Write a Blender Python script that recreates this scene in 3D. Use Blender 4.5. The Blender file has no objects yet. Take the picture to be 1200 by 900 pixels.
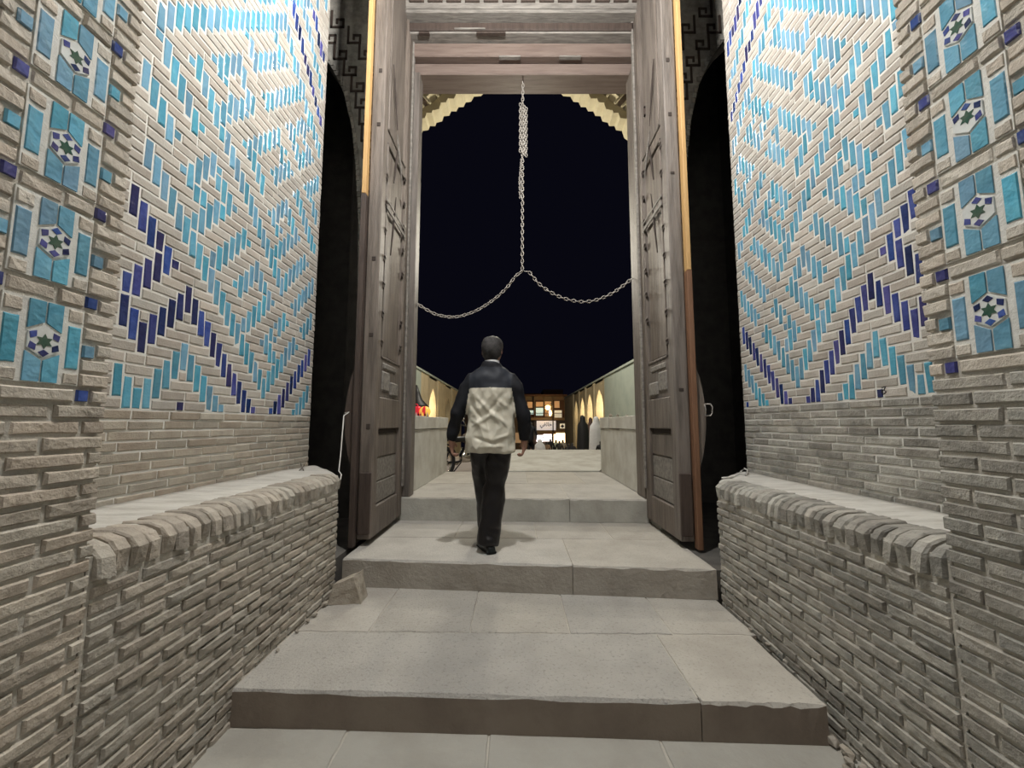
import bpy, bmesh, math, random
from mathutils import Vector, Matrix, Euler, noise
C = bpy.context.scene
COL = C.collection
R = random.Random(7)

# ------------------------------------------------------------------ camera, sky, lamps, exposure
CAM_F = 482.0 / 1200.0 * 36.0
PITCH = math.radians(5.57)
cam_d = bpy.data.cameras.new('camera'); cam = bpy.data.objects.new('camera', cam_d); COL.objects.link(cam)
cam_d.sensor_width = 36.0; cam_d.lens = CAM_F; cam_d.shift_x = -5.0 / 1200.0
cam_d.clip_start = 0.02; cam_d.clip_end = 300
cam.location = (0, 0, 1.0); cam.rotation_euler = (math.pi / 2 + PITCH, 0, 0)
C.camera = cam

world = bpy.data.worlds.new('night_sky'); C.world = world; world.use_nodes = True
bg = world.node_tree.nodes['Background']; bg.inputs[0].default_value = (0.0019, 0.0019, 0.0042, 1); bg.inputs[1].default_value = 1.0

def lamp(name, loc, power, col=(1, 1, 1), radius=0.1):
    d = bpy.data.lights.new(name, 'POINT'); d.energy = power; d.color = col; d.shadow_soft_size = radius
    o = bpy.data.objects.new(name, d); COL.objects.link(o); o.location = loc; return o
def area(name, loc, rot, size, power, col=(1, 1, 1)):
    d = bpy.data.lights.new(name, 'AREA'); d.energy = power; d.color = col; d.shape = 'RECTANGLE'; d.size = size[0]; d.size_y = size[1]
    o = bpy.data.objects.new(name, d); COL.objects.link(o); o.location = loc; o.rotation_euler = rot; return o
lamp('gate_lamp', (-0.05, 2.02, 4.85), 400, (1.0, 0.98, 0.95), 0.10)
area('passage_fill', (0.0, -1.4, 4.6), (math.radians(28), 0, 0), (2.6, 1.6), 36, (1.0, 0.97, 0.93))  # added soft fill from above and behind the camera, no actual lamp
lamp('plaza_lamp', (0.3, 14.0, 6.5), 1000, (1.0, 0.93, 0.8), 0.3)
lamp('vault_lamp', (0.1, 7.0, 4.4), 150, (1.0, 0.93, 0.75), 0.15)

C.view_settings.view_transform = 'Standard'; C.view_settings.look = 'None'
C.view_settings.gamma = 1.0; C.view_settings.use_curve_mapping = False
C.view_settings.exposure = 0.35

# ------------------------------------------------------------------ helpers
def P(px, py, X=None, Y=None, Z=None):
    """world point seen at a photo pixel, on the plane X=, Y= or Z="""
    v = 450 - py
    dx, f, u = px - 605, 482 * math.cos(PITCH) - v * math.sin(PITCH), 482 * math.sin(PITCH) + v * math.cos(PITCH)
    t = X / dx if X is not None else Y / f if Y is not None else (Z - 1) / u
    return Vector((t * dx, t * f, 1 + t * u))
def project(p):
    y, z = p[1], p[2] - 1
    f = y * math.cos(PITCH) + z * math.sin(PITCH); u = z * math.cos(PITCH) - y * math.sin(PITCH)
    if f < 0.05: return None
    return 605 + 482 * p[0] / f, 450 - 482 * u / f

class MB:
    def __init__(s): s.v = []; s.f = []; s.mi = []
    def add(s, vs, fs, mi=0):
        o = len(s.v); s.v += [tuple(a) for a in vs]
        s.f += [tuple(i + o for i in f) for f in fs]; s.mi += [mi] * len(fs); return s
    def box(s, x0, x1, y0, y1, z0, z1, mi=0, M=None):
        vs = [Vector((x, y, z)) for z in (z0, z1) for x, y in ((x0, y0), (x1, y0), (x1, y1), (x0, y1))]
        if M is not None: vs = [M @ a for a in vs]
        return s.add(vs, [(3, 2, 1, 0), (4, 5, 6, 7), (0, 1, 5, 4), (1, 2, 6, 5), (2, 3, 7, 6), (3, 0, 4, 7)], mi)
    def cbox(s, x0, x1, y0, y1, z0, z1, c=0.006, mi=0, M=None):
        """box with chamfered edges"""
        bm = bmesh.new(); bmesh.ops.create_cube(bm, size=1)
        for v in bm.verts: v.co = Vector(((x0 + x1) / 2 + v.co.x * (x1 - x0), (y0 + y1) / 2 + v.co.y * (y1 - y0), (z0 + z1) / 2 + v.co.z * (z1 - z0)))
        c = min(c, (x1 - x0) * .45, (y1 - y0) * .45, (z1 - z0) * .45)
        bmesh.ops.bevel(bm, geom=bm.edges[:], offset=c, segments=1, affect='EDGES')
        vs = [v.co.copy() for v in bm.verts]
        if M is not None: vs = [M @ a for a in vs]
        bm.verts.index_update(); fs = [tuple(v.index for v in f.verts) for f in bm.faces]; bm.free()
        return s.add(vs, fs, mi)
    def prism(s, poly, z0, z1, axis='z', mi=0):
        n = len(poly)
        def V(a, b, h):
            return (a, b, h) if axis == 'z' else (h, a, b) if axis == 'x' else (a, h, b)
        vs = [V(a, b, z0) for a, b in poly] + [V(a, b, z1) for a, b in poly]
        fs = [tuple(range(n - 1, -1, -1)), tuple(range(n, 2 * n))] + [(i, (i + 1) % n, n + (i + 1) % n, n + i) for i in range(n)]
        return s.add(vs, fs, mi)
    def tube(s, pts, rad, n=8, mi=0, caps=True, flat=1.0):
        pts = [Vector(p) for p in pts]; rs = rad if isinstance(rad, (list, tuple)) else [rad] * len(pts)
        rings = []; up = Vector((0, 0, 1))
        for i, p in enumerate(pts):
            d = (pts[min(i + 1, len(pts) - 1)] - pts[max(i - 1, 0)]).normalized()
            a = d.cross(up)
            if a.length < 0.1: a = d.cross(Vector((0, 1, 0)))
            a.normalize(); b = d.cross(a)
            rings.append([p + rs[i] * (math.cos(t) * a + flat * math.sin(t) * b) for t in [2 * math.pi * k / n for k in range(n)]])
        vs = [q for r in rings for q in r]; fs = []
        for i in range(len(pts) - 1):
            for k in range(n):
                fs.append((i * n + k, i * n + (k + 1) % n, (i + 1) * n + (k + 1) % n, (i + 1) * n + k))
        if caps: fs += [tuple(range(n - 1, -1, -1)), tuple(range((len(pts) - 1) * n, len(pts) * n))]
        return s.add(vs, fs, mi)
    def loft(s, rings, mi=0, caps=True):
        """rings: list of (cx, cy, cz, rx, ry[, power]) horizontal ellipses"""
        n = 20; vs = []
        for r in rings:
            cx, cy, cz, rx, ry = r[:5]; pw = r[5] if len(r) > 5 else 1.0
            for k in range(n):
                t = 2 * math.pi * k / n; c, q = math.cos(t), math.sin(t)
                vs.append((cx + rx * math.copysign(abs(c) ** pw, c), cy + ry * math.copysign(abs(q) ** pw, q), cz))
        fs = [(i * n + k, i * n + (k + 1) % n, (i + 1) * n + (k + 1) % n, (i + 1) * n + k) for i in range(len(rings) - 1) for k in range(n)]
        if caps: fs += [tuple(range(n - 1, -1, -1)), tuple(range((len(rings) - 1) * n, len(rings) * n))]
        return s.add(vs, fs, mi)
    def mesh(s, name, mats, smooth=False):
        m = bpy.data.meshes.new(name); m.from_pydata(s.v, [], s.f)
        for k in (mats if isinstance(mats, (list, tuple)) else [mats]): m.materials.append(k)
        m.polygons.foreach_set('material_index', s.mi)
        m.polygons.foreach_set('use_smooth', [smooth] * len(m.polygons))
        bm = bmesh.new(); bm.from_mesh(m); bmesh.ops.recalc_face_normals(bm, faces=bm.faces[:]); bm.to_mesh(m); bm.free()
        return m
    def build(s, name, mats, parent=None, smooth=False, **kw):
        return link(name, s.mesh(name, mats, smooth), parent, **kw)

def link(name, mesh, parent=None, label=None, category=None, group=None, kind=None, M=None):
    o = bpy.data.objects.new(name, mesh); COL.objects.link(o)
    if parent is not None: o.parent = parent
    if M is not None: o.matrix_local = M
    tag(o, label, category, group, kind); return o
def tag(o, label=None, category=None, group=None, kind=None):
    if label: o['label'] = label
    if category: o['category'] = category
    if group: o['group'] = group
    if kind: o['kind'] = kind
    return o
def thing(name, loc, label, category, group=None):
    o = bpy.data.objects.new(name, None); COL.objects.link(o); o.location = loc; o.empty_display_size = 0.1
    return tag(o, label, category, group)
def at0(o):
    """children of an Empty are written in world coordinates: undo the Empty's offset"""
    return Matrix.Translation(-Vector(o.location))
def evaluated(name, me, mods, mats):
    o = bpy.data.objects.new('tmp', me); COL.objects.link(o)
    mods(o); bpy.context.view_layer.update()
    m = bpy.data.meshes.new_from_object(o.evaluated_get(bpy.context.evaluated_depsgraph_get()))
    COL.objects.unlink(o); bpy.data.objects.remove(o)
    m.name = name; m.materials.clear()
    for k in mats: m.materials.append(k)
    m.polygons.foreach_set('use_smooth', [True] * len(m.polygons)); return m

# ------------------------------------------------------------------ materials
def mat(name, col, rough=0.8, var=0.0, hue=0.0, nscale=6.0, ncol=None, nmix=0.5, bump=0.0, bscale=60.0, spec=0.3,
        metal=0.0, emit=None, estr=0.0, stretch=None, bump2=0.0, b2scale=8.0, speck=None, speck_scale=90, speck_mix=0.5, coat=0.0, crumple=0.0):
    m = bpy.data.materials.new(name); m.use_nodes = True; nt = m.node_tree; N = nt.nodes; L = nt.links
    b = N['Principled BSDF']; b.inputs['Roughness'].default_value = rough; b.inputs['Metallic'].default_value = metal
    b.inputs['Specular IOR Level'].default_value = spec; b.inputs['Coat Weight'].default_value = coat
    geo = N.new('ShaderNodeNewGeometry'); src = geo.outputs['Position']
    if stretch:
        mp = N.new('ShaderNodeMapping'); L.new(src, mp.inputs[0]); mp.inputs['Scale'].default_value = stretch; src = mp.outputs[0]
    def rgb(c):
        r = N.new('ShaderNodeRGB'); r.outputs[0].default_value = (*c, 1); return r.outputs[0]
    out = rgb(col)
    def mix(fac, a, c):
        x = N.new('ShaderNodeMix'); x.data_type = 'RGBA'; L.new(fac, x.inputs[0]); L.new(a, x.inputs[6]); L.new(c, x.inputs[7]); return x.outputs[2]
    def nz(scale, detail=5, rough_=.6):
        x = N.new('ShaderNodeTexNoise'); x.inputs['Scale'].default_value = scale; x.inputs['Detail'].default_value = detail; x.inputs['Roughness'].default_value = rough_
        L.new(src, x.inputs['Vector']); return x.outputs['Fac']
    def rng(fac, lo, hi, a=0.0, c=1.0):
        x = N.new('ShaderNodeMapRange'); L.new(fac, x.inputs[0]); x.inputs[1].default_value = lo; x.inputs[2].default_value = hi
        x.inputs[3].default_value = a; x.inputs[4].default_value = c; return x.outputs[0]
    if ncol: out = mix(rng(nz(nscale), .4, .65, 0, nmix), out, rgb(ncol))
    if speck: out = mix(rng(nz(speck_scale, 3), .56, .66, 0, speck_mix), out, rgb(speck))
    if var or hue:
        oi = N.new('ShaderNodeObjectInfo'); ad = N.new('ShaderNodeMath'); ad.operation = 'ADD'
        L.new(oi.outputs['Random'], ad.inputs[0]); L.new(geo.outputs['Random Per Island'], ad.inputs[1])
        fr = N.new('ShaderNodeMath'); fr.operation = 'FRACT'; L.new(ad.outputs[0], fr.inputs[0])
        m7 = N.new('ShaderNodeMath'); m7.operation = 'MULTIPLY'; L.new(fr.outputs[0], m7.inputs[0]); m7.inputs[1].default_value = 7.31
        f7 = N.new('ShaderNodeMath'); f7.operation = 'FRACT'; L.new(m7.outputs[0], f7.inputs[0])
        hs = N.new('ShaderNodeHueSaturation'); L.new(out, hs.inputs['Color'])
        L.new(rng(fr.outputs[0], 0, 1, 1 - var, 1 + var), hs.inputs['Value']); L.new(rng(f7.outputs[0], 0, 1, .5 - hue, .5 + hue), hs.inputs['Hue'])
        L.new(rng(f7.outputs[0], 0, 1, 1.08, .80), hs.inputs['Saturation']); out = hs.outputs[0]
    L.new(out, b.inputs['Base Color'])
    if bump or bump2:
        h = nz(bscale, 6, .65)
        bp = N.new('ShaderNodeBump'); bp.inputs['Strength'].default_value = bump; bp.inputs['Distance'].default_value = 0.01; L.new(h, bp.inputs['Height'])
        last = bp
        if bump2:
            b2 = N.new('ShaderNodeBump'); b2.inputs['Strength'].default_value = bump2; b2.inputs['Distance'].default_value = 0.03
            L.new(nz(b2scale, 3), b2.inputs['Height']); L.new(bp.outputs[0], b2.inputs['Normal']); last = b2
        if crumple:
            vo = N.new('ShaderNodeTexVoronoi'); vo.feature = 'SMOOTH_F1'; vo.inputs['Scale'].default_value = 9; vo.inputs['Smoothness'].default_value = .12
            mp2 = N.new('ShaderNodeMapping'); mp2.inputs['Rotation'].default_value = (0, .6, 0); mp2.inputs['Scale'].default_value = (1.5, 1, .8); L.new(src, mp2.inputs[0]); L.new(mp2.outputs[0], vo.inputs['Vector'])
            b3 = N.new('ShaderNodeBump'); b3.inputs['Strength'].default_value = crumple; b3.inputs['Distance'].default_value = .05
            L.new(vo.outputs['Distance'], b3.inputs['Height']); L.new(last.outputs[0], b3.inputs['Normal']); last = b3
        L.new(last.outputs[0], b.inputs['Normal'])
    if emit: b.inputs['Emission Color'].default_value = (*emit, 1); b.inputs['Emission Strength'].default_value = estr
    return m

M = {}
M['brick_tilewall'] = mat('pale_brick', (.46, .42, .365), .9, var=.15, hue=.008, nscale=9, ncol=(.36, .315, .265), nmix=.6, bump=.45, bscale=90)
M['mortar_pale'] = mat('pale_mortar', (.68, .67, .62), .95, nscale=7, ncol=(.5, .47, .42), nmix=.4, bump=.4, bscale=70)
M['brick_band'] = mat('band_brick', (.42, .37, .295), .9, var=.14, hue=.008, nscale=9, ncol=(.28, .235, .185), nmix=.6, bump=.5, bscale=80)
M['mortar'] = mat('mortar', (.50, .47, .41), .95, nscale=8, ncol=(.38, .35, .30), nmix=.5, bump=.6, bscale=60)
M['brick_pier'] = mat('pier_brick', (.47, .415, .34), .9, var=.16, hue=.008, nscale=12, ncol=(.29, .25, .20), nmix=.7, bump=.7, bscale=70, bump2=.25, b2scale=28)
M['brick_pier_pale'] = mat('pale_pier_brick', (.52, .465, .39), .9, var=.12, hue=.006, nscale=14, ncol=(.38, .33, .27), nmix=.6, bump=.6, bscale=70, bump2=.2, b2scale=28)
M['brick_bench'] = mat('bench_brick', (.40, .36, .30), .9, var=.17, hue=.008, nscale=12, ncol=(.27, .24, .20), nmix=.7, bump=.7, bscale=70, bump2=.3, b2scale=26)
M['brick_grey'] = mat('grey_brick', (.36, .34, .295), .9, var=.24, hue=.010, nscale=12, ncol=(.19, .18, .16), nmix=.7, bump=.7, bscale=70, bump2=.3, b2scale=26)
M['brick_dark'] = mat('recess_shade_brick', (.15, .14, .125), .9, var=.25, nscale=6, ncol=(.08, .075, .07), nmix=.6, bump=.5, bscale=60)  # brick darkened: the shade of the recess is put into its colour
M['plaster'] = mat('bench_plaster', (.60, .58, .53), .9, nscale=5, ncol=(.40, .375, .33), nmix=.7, bump=.5, bscale=30, stretch=(.7, 3, 1), bump2=.3, b2scale=9)
M['turq'] = mat('turquoise_glaze', (.095, .29, .42), .20, var=.22, hue=.012, nscale=14, ncol=(.15, .37, .48), nmix=.6, bump=.15, bscale=45, spec=.6, bump2=.35, b2scale=14)
M['blue'] = mat('cobalt_glaze', (.025, .035, .17), .18, var=.6, hue=.02, nscale=14, ncol=(.06, .08, .26), nmix=.6, bump=.15, bscale=45, spec=.6, bump2=.35, b2scale=14)
M['white_glaze'] = mat('white_glaze', (.66, .68, .66), .25, nscale=20, ncol=(.5, .5, .47), nmix=.5, bump=.1, bscale=50)
M['green_glaze'] = mat('green_glaze', (.03, .085, .06), .25, nscale=20, ncol=(.12, .14, .10), nmix=.5, bump=.1, bscale=50)
M['stone_riser'] = mat('shaded_grimy_step_front', (.30, .25, .205), .85, nscale=4, ncol=(.21, .17, .14), nmix=.7, bump=.5, bscale=40, bump2=.15, b2scale=9)  # brown grime, with the first riser's shade put into the colour
M['stone_riser_mid'] = mat('part_shaded_step_front', (.37, .34, .295), .85, nscale=4, ncol=(.27, .24, .20), nmix=.7, bump=.8, bscale=30, bump2=.2, b2scale=9)  # second riser: its weaker shade is put into the colour
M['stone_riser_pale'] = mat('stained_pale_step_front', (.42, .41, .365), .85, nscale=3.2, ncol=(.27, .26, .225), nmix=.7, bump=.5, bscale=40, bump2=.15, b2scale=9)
M['stone'] = mat('step_stone', (.44, .415, .37), .82, var=.03, nscale=3.5, ncol=(.31, .285, .25), nmix=.55, bump=.55, bscale=55, speck=(.25, .235, .21), speck_scale=70, speck_mix=.5, bump2=.10, b2scale=4)
M['stone_tooled'] = mat('tooled_stone', (.44, .415, .37), .82, var=.02, nscale=4, ncol=(.33, .31, .275), nmix=.5, bump=1.0, bscale=75, speck=(.24, .23, .205), speck_scale=55, speck_mix=.55)
M['stone_floor'] = mat('floor_stone', (.40, .385, .34), .88, nscale=3, ncol=(.31, .29, .25), nmix=.6, bump=.6, bscale=35, bump2=.25, b2scale=6)
M['stone_pale'] = mat('pale_side_wall', (.56, .55, .50), .85, nscale=3, ncol=(.36, .33, .28), nmix=.6, bump=.3, bscale=30)
M['rock'] = mat('rubble_stone', (.40, .36, .30), .9, var=.15, nscale=16, ncol=(.20, .17, .135), nmix=.7, bump=1.0, bscale=40)
M['wood'] = mat('old_grey_wood', (.175, .145, .122), .58, var=.08, nscale=4, ncol=(.085, .070, .058), nmix=.85, bump=.6, bscale=22, stretch=(6, 6, .5), bump2=.1, b2scale=3)
M['wood_lin'] = mat('lintel_wood', (.175, .135, .115), .6, var=.06, nscale=5, ncol=(.11, .08, .068), nmix=.7, bump=.5, bscale=22, stretch=(.5, 6, 6))
M['wood_grey'] = mat('weathered_wood', (.25, .23, .205), .75, nscale=7, ncol=(.12, .108, .095), nmix=.8, bump=.7, bscale=24, stretch=(.8, 6, 4))
M['wood_dark'] = mat('dark_wood', (.075, .055, .045), .6, nscale=5, ncol=(.035, .025, .022), nmix=.6, bump=.5, bscale=22, stretch=(6, 6, .6))
M['wood_yellow'] = mat('new_pine_strip', (.50, .31, .13), .6, nscale=5, ncol=(.38, .22, .09), nmix=.5, bump=.3, bscale=22, stretch=(6, 6, .5))
M['wood_red'] = mat('reddish_wood_strip', (.20, .105, .06), .6, nscale=5, ncol=(.12, .06, .035), nmix=.6, bump=.3, bscale=22, stretch=(6, 6, .5))
M['iron'] = mat('iron', (.24, .22, .20), .55, metal=.6, nscale=20, ncol=(.14, .11, .09), nmix=.6, bump=.3)
M['chain'] = mat('grey_chain_iron', (.42, .39, .35), .5, metal=.45, nscale=20, ncol=(.25, .22, .2), nmix=.5)
M['slot'] = mat('slot_shadow_wood', (.045, .035, .03), .9)
M['cream'] = mat('cream_vault', (.62, .56, .40), .8, nscale=6, ncol=(.5, .43, .28), nmix=.5, bump=.2)
M['olive'] = mat('olive_infill', (.30, .26, .15), .8, nscale=8, ncol=(.22, .18, .10), nmix=.6, bump=.2)
M['mauve'] = mat('mauve_infill', (.22, .17, .15), .8, nscale=8, ncol=(.3, .26, .22), nmix=.6)
M['plaza'] = mat('plaza_paving', (.34, .30, .27), .85, nscale=2, ncol=(.26, .22, .2), nmix=.5)
M['arc'] = mat('arcade_plaster', (.50, .42, .27), .9, nscale=2, ncol=(.36, .29, .18), nmix=.5)
M['arc_green'] = mat('green_grey_plaster', (.36, .40, .34), .9, nscale=1.5, ncol=(.27, .31, .27), nmix=.6)
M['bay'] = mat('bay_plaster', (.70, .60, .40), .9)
def cloth(name, c, r=.8, bump=.25, bs=18): return mat(name, c, r, bump=bump, bscale=bs, nscale=9, ncol=tuple(a * .75 for a in c), nmix=.4)
M['black_cloth'] = cloth('black_cloth', (.006, .0065, .010), .7)
M['navy_yoke'] = cloth('dark_yoke_cloth', (.015, .018, .026), .6, .15)
M['beige_cloth'] = mat('beige_jacket_cloth', (.57, .535, .44), .5, bump=.2, bscale=30, crumple=.6)
M['trouser'] = cloth('shiny_dark_trousers', (.013, .0115, .012), .36, .8, 9)
M['shoe'] = mat('black_shoe', (.010, .012, .012), .35)
M['skin'] = mat('skin', (.34, .19, .135), .55, nscale=20, ncol=(.28, .15, .11), nmix=.4)
M['hair'] = mat('greying_hair', (.018, .016, .016), .6, nscale=16, ncol=(.085, .08, .08), nmix=.75, bump=.6, bscale=120)
M['white_cloth'] = cloth('white_cloth', (.62, .62, .62), .7)
M['pink_cloth'] = cloth('pink_cloth', (.45, .2, .2))
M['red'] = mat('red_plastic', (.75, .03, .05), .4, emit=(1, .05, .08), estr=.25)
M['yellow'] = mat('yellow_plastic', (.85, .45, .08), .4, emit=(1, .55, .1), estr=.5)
M['black'] = mat('black_paint', (.012, .012, .012), .5)
M['chrome'] = mat('chrome', (.65, .62, .55), .2, metal=1)
M['rubber'] = mat('rubber', (.015, .015, .015), .8)
M['lit'] = mat('lit_shop', (1, .75, .5), .8, emit=(1, .72, .42), estr=2.4)
M['lit_white'] = mat('lit_shop_white', (1, .95, .95), .8, emit=(1, .88, .86), estr=2.2)
M['lit_cool'] = mat('lit_window', (.7, .9, .85), .8, emit=(.62, .85, .78), estr=.5)
M['lit_warm'] = mat('lit_warm_window', (.8, .5, .25), .8, emit=(.7, .5, .28), estr=.16)
M['bulb'] = mat('street_bulb', (1, .7, .3), .8, emit=(1, .62, .22), estr=14)
M['sign'] = mat('white_sign_board', (.7, .7, .72), .6, emit=(.8, .8, .85), estr=.35)
M['sign_ink'] = mat('sign_ink', (.02, .03, .06), .7)
M['sign2'] = mat('cream_sign_board', (.8, .75, .6), .6, emit=(.9, .82, .6), estr=.4)
M['facade'] = mat('brown_facade', (.15, .135, .11), .9, nscale=1, ncol=(.2, .12, .08), nmix=.6)
M['facade_dark'] = mat('dark_facade', (.09, .055, .045), .9)
M['rope'] = mat('white_cord', (.62, .60, .56), .7)
M['ink'] = mat('pencil_ink', (.03, .03, .03), .8)

# ------------------------------------------------------------------ masonry
def block_template(i, ch=(.022, .09), rough=1.0):
    rr = random.Random(100 + i); cx, cz = ch
    j = lambda a: (rr.random() - .5) * a * rough
    back = [(x * .5, 0, z * .5) for x, z in ((-1, -1), (1, -1), (1, 1), (-1, 1))]
    mid = [(x * (.5 - abs(j(.02))), .80 + j(.10), z * (.5 - abs(j(.07)))) for x, z in ((-1, -1), (1, -1), (1, 1), (-1, 1))]
    front = [(x * (.5 - cx - abs(j(.04))), 1 + j(.09), z * (.5 - cz - abs(j(.09)))) for x, z in ((-1, -1), (1, -1), (1, 1), (-1, 1))]
    # two extra points along the long edges make the arris wavy
    midt = (j(.3), .80 + j(.14), .5 - abs(j(.14))); midb = (j(.3), .80 + j(.14), -.5 + abs(j(.14)))
    frt = (midt[0] + j(.06), 1 + j(.10), .5 - cz - abs(j(.14))); frb = (midb[0] + j(.06), 1 + j(.10), -.5 + cz + abs(j(.14)))
    v = back + mid + front + [midb, midt, frb, frt]
    f = [(0, 1, 5, 12, 4), (1, 2, 6, 5), (2, 3, 7, 13, 6), (3, 0, 4, 7), (4, 12, 14, 8), (12, 5, 9, 14), (5, 6, 10, 9), (6, 13, 15, 10), (13, 7, 11, 15), (7, 4, 8, 11),
         (8, 14, 15, 11), (14, 9, 10, 15)]
    return [Vector(a) for a in v], f
BR = [block_template(i) for i in range(14)]
BW = [block_template(80 + i, (.035, .10), 1.35) for i in range(14)]   # worn bricks of the benches and piers
TL = [block_template(50 + i, (.10, .05), .22) for i in range(6)]
def cap_template(i):
    rr = random.Random(300 + i); prof = [(0, -.5), (.62, -.5), (1 + (rr.random() - .5) * .12, -.36), (1, .12 + (rr.random() - .5) * .1), (.86, .36), (.6, .5), (0, .52)]
    v = []; 
    for x, sh in ((-.5, 0), (-.38, 1), (.38, 1), (.5, 0)):
        for y, z in prof: v.append(Vector((x, y * (1 if sh else .93) + (rr.random() - .5) * .05, z * (1 if sh else .95) + (rr.random() - .5) * .03)))
    n = len(prof); f = [(s * n + k, (s + 1) * n + k, (s + 1) * n + k + 1, s * n + k + 1) for s in range(3) for k in range(n - 1)]
    f += [tuple(range(n)), tuple(range(4 * n - 1, 3 * n - 1, -1))]
    return v, f
CP = [cap_template(i) for i in range(6)]
mesh_cache = {}
def tmesh(kind, tpl, i, mt):
    k = (kind, i, mt.name)
    if k not in mesh_cache:
        b = MB(); b.add(*tpl[i]); mesh_cache[k] = b.mesh(kind, mt)
    return mesh_cache[k]
RZ = {-1: Matrix.Rotation(-math.pi / 2, 4, 'Z'), 1: Matrix.Rotation(math.pi / 2, 4, 'Z')}
def lay(items, name, tpl, mt, parent, limit=300, stuff='small_', inv=None):
    """items: (matrix, centre, area). The pieces that show largest become parts, the rest one stuff part."""
    def key(it):
        p = project(it[1]); d = (it[1] - Vector((0, 0, 1))).length
        vis = p is not None and -15 < p[0] < 1215 and -15 < p[1] < 915
        return (0 if vis else 1, -it[2] / d ** 2)
    items = sorted(items, key=key); rest = MB(); n = 0
    for k, (Mx, c, a) in enumerate(items):
        i = R.randrange(len(tpl))
        if inv is not None: Mx = inv @ Mx
        if k < limit: link(name, tmesh(name, tpl, i, mt), parent, M=Mx)
        else: rest.add([Mx @ v for v in tpl[i][0]], tpl[i][1]); n += 1
    if n: rest.build(stuff, mt, parent, kind='stuff')
def wall_item(s, Xback, depth, y0, y1, z0, z1, tilt=.008, djit=.003):
    c = Vector((Xback, (y0 + y1) / 2, (z0 + z1) / 2))
    Mx = Matrix.Translation(c) @ RZ[s] @ Euler(((R.random() - .5) * tilt * 3, (R.random() - .5) * tilt, (R.random() - .5) * tilt * 2)).to_matrix().to_4x4() @ Matrix.Diagonal((y1 - y0, depth + (R.random() - .5) * djit * 2, z1 - z0, 1))
    return (Mx, c, (y1 - y0) * (z1 - z0))
def course(s, Xback, depth, y0, y1, z0, z1, L, gap, blocked=(), phase=None, short=.5, djit=.004, jit=.12):
    """one course of bricks between y0 and y1 around blocked intervals"""
    iv = [(y0, y1)]
    for a, b in blocked:
        nv = []
        for p, q in iv:
            if b <= p or a >= q: nv.append((p, q)); continue
            if a - p > .012: nv.append((p, a))
            if q - b > .012: nv.append((b, q))
        iv = nv
    out = []; step = L + gap; ph = (R.random() if phase is None else phase) * step
    for p, q in iv:
        cuts = [p]; y = math.floor((p - ph) / step) * step + ph + step
        while y < q - .02:
            yj = y + (R.random() - .5) * L * jit
            if yj - cuts[-1] > .045 and q - yj > .035: cuts.append(yj)
            y += step
        cuts.append(q)
        for a, b in zip(cuts, cuts[1:]):
            a2, b2 = a + gap / 2, b - gap / 2
            if b2 - a2 > .012: out.append(wall_item(s, Xback, depth, a2, b2, z0 + (R.random()) * .002, z1 - R.random() * .003, djit=djit))
    return out

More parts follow.
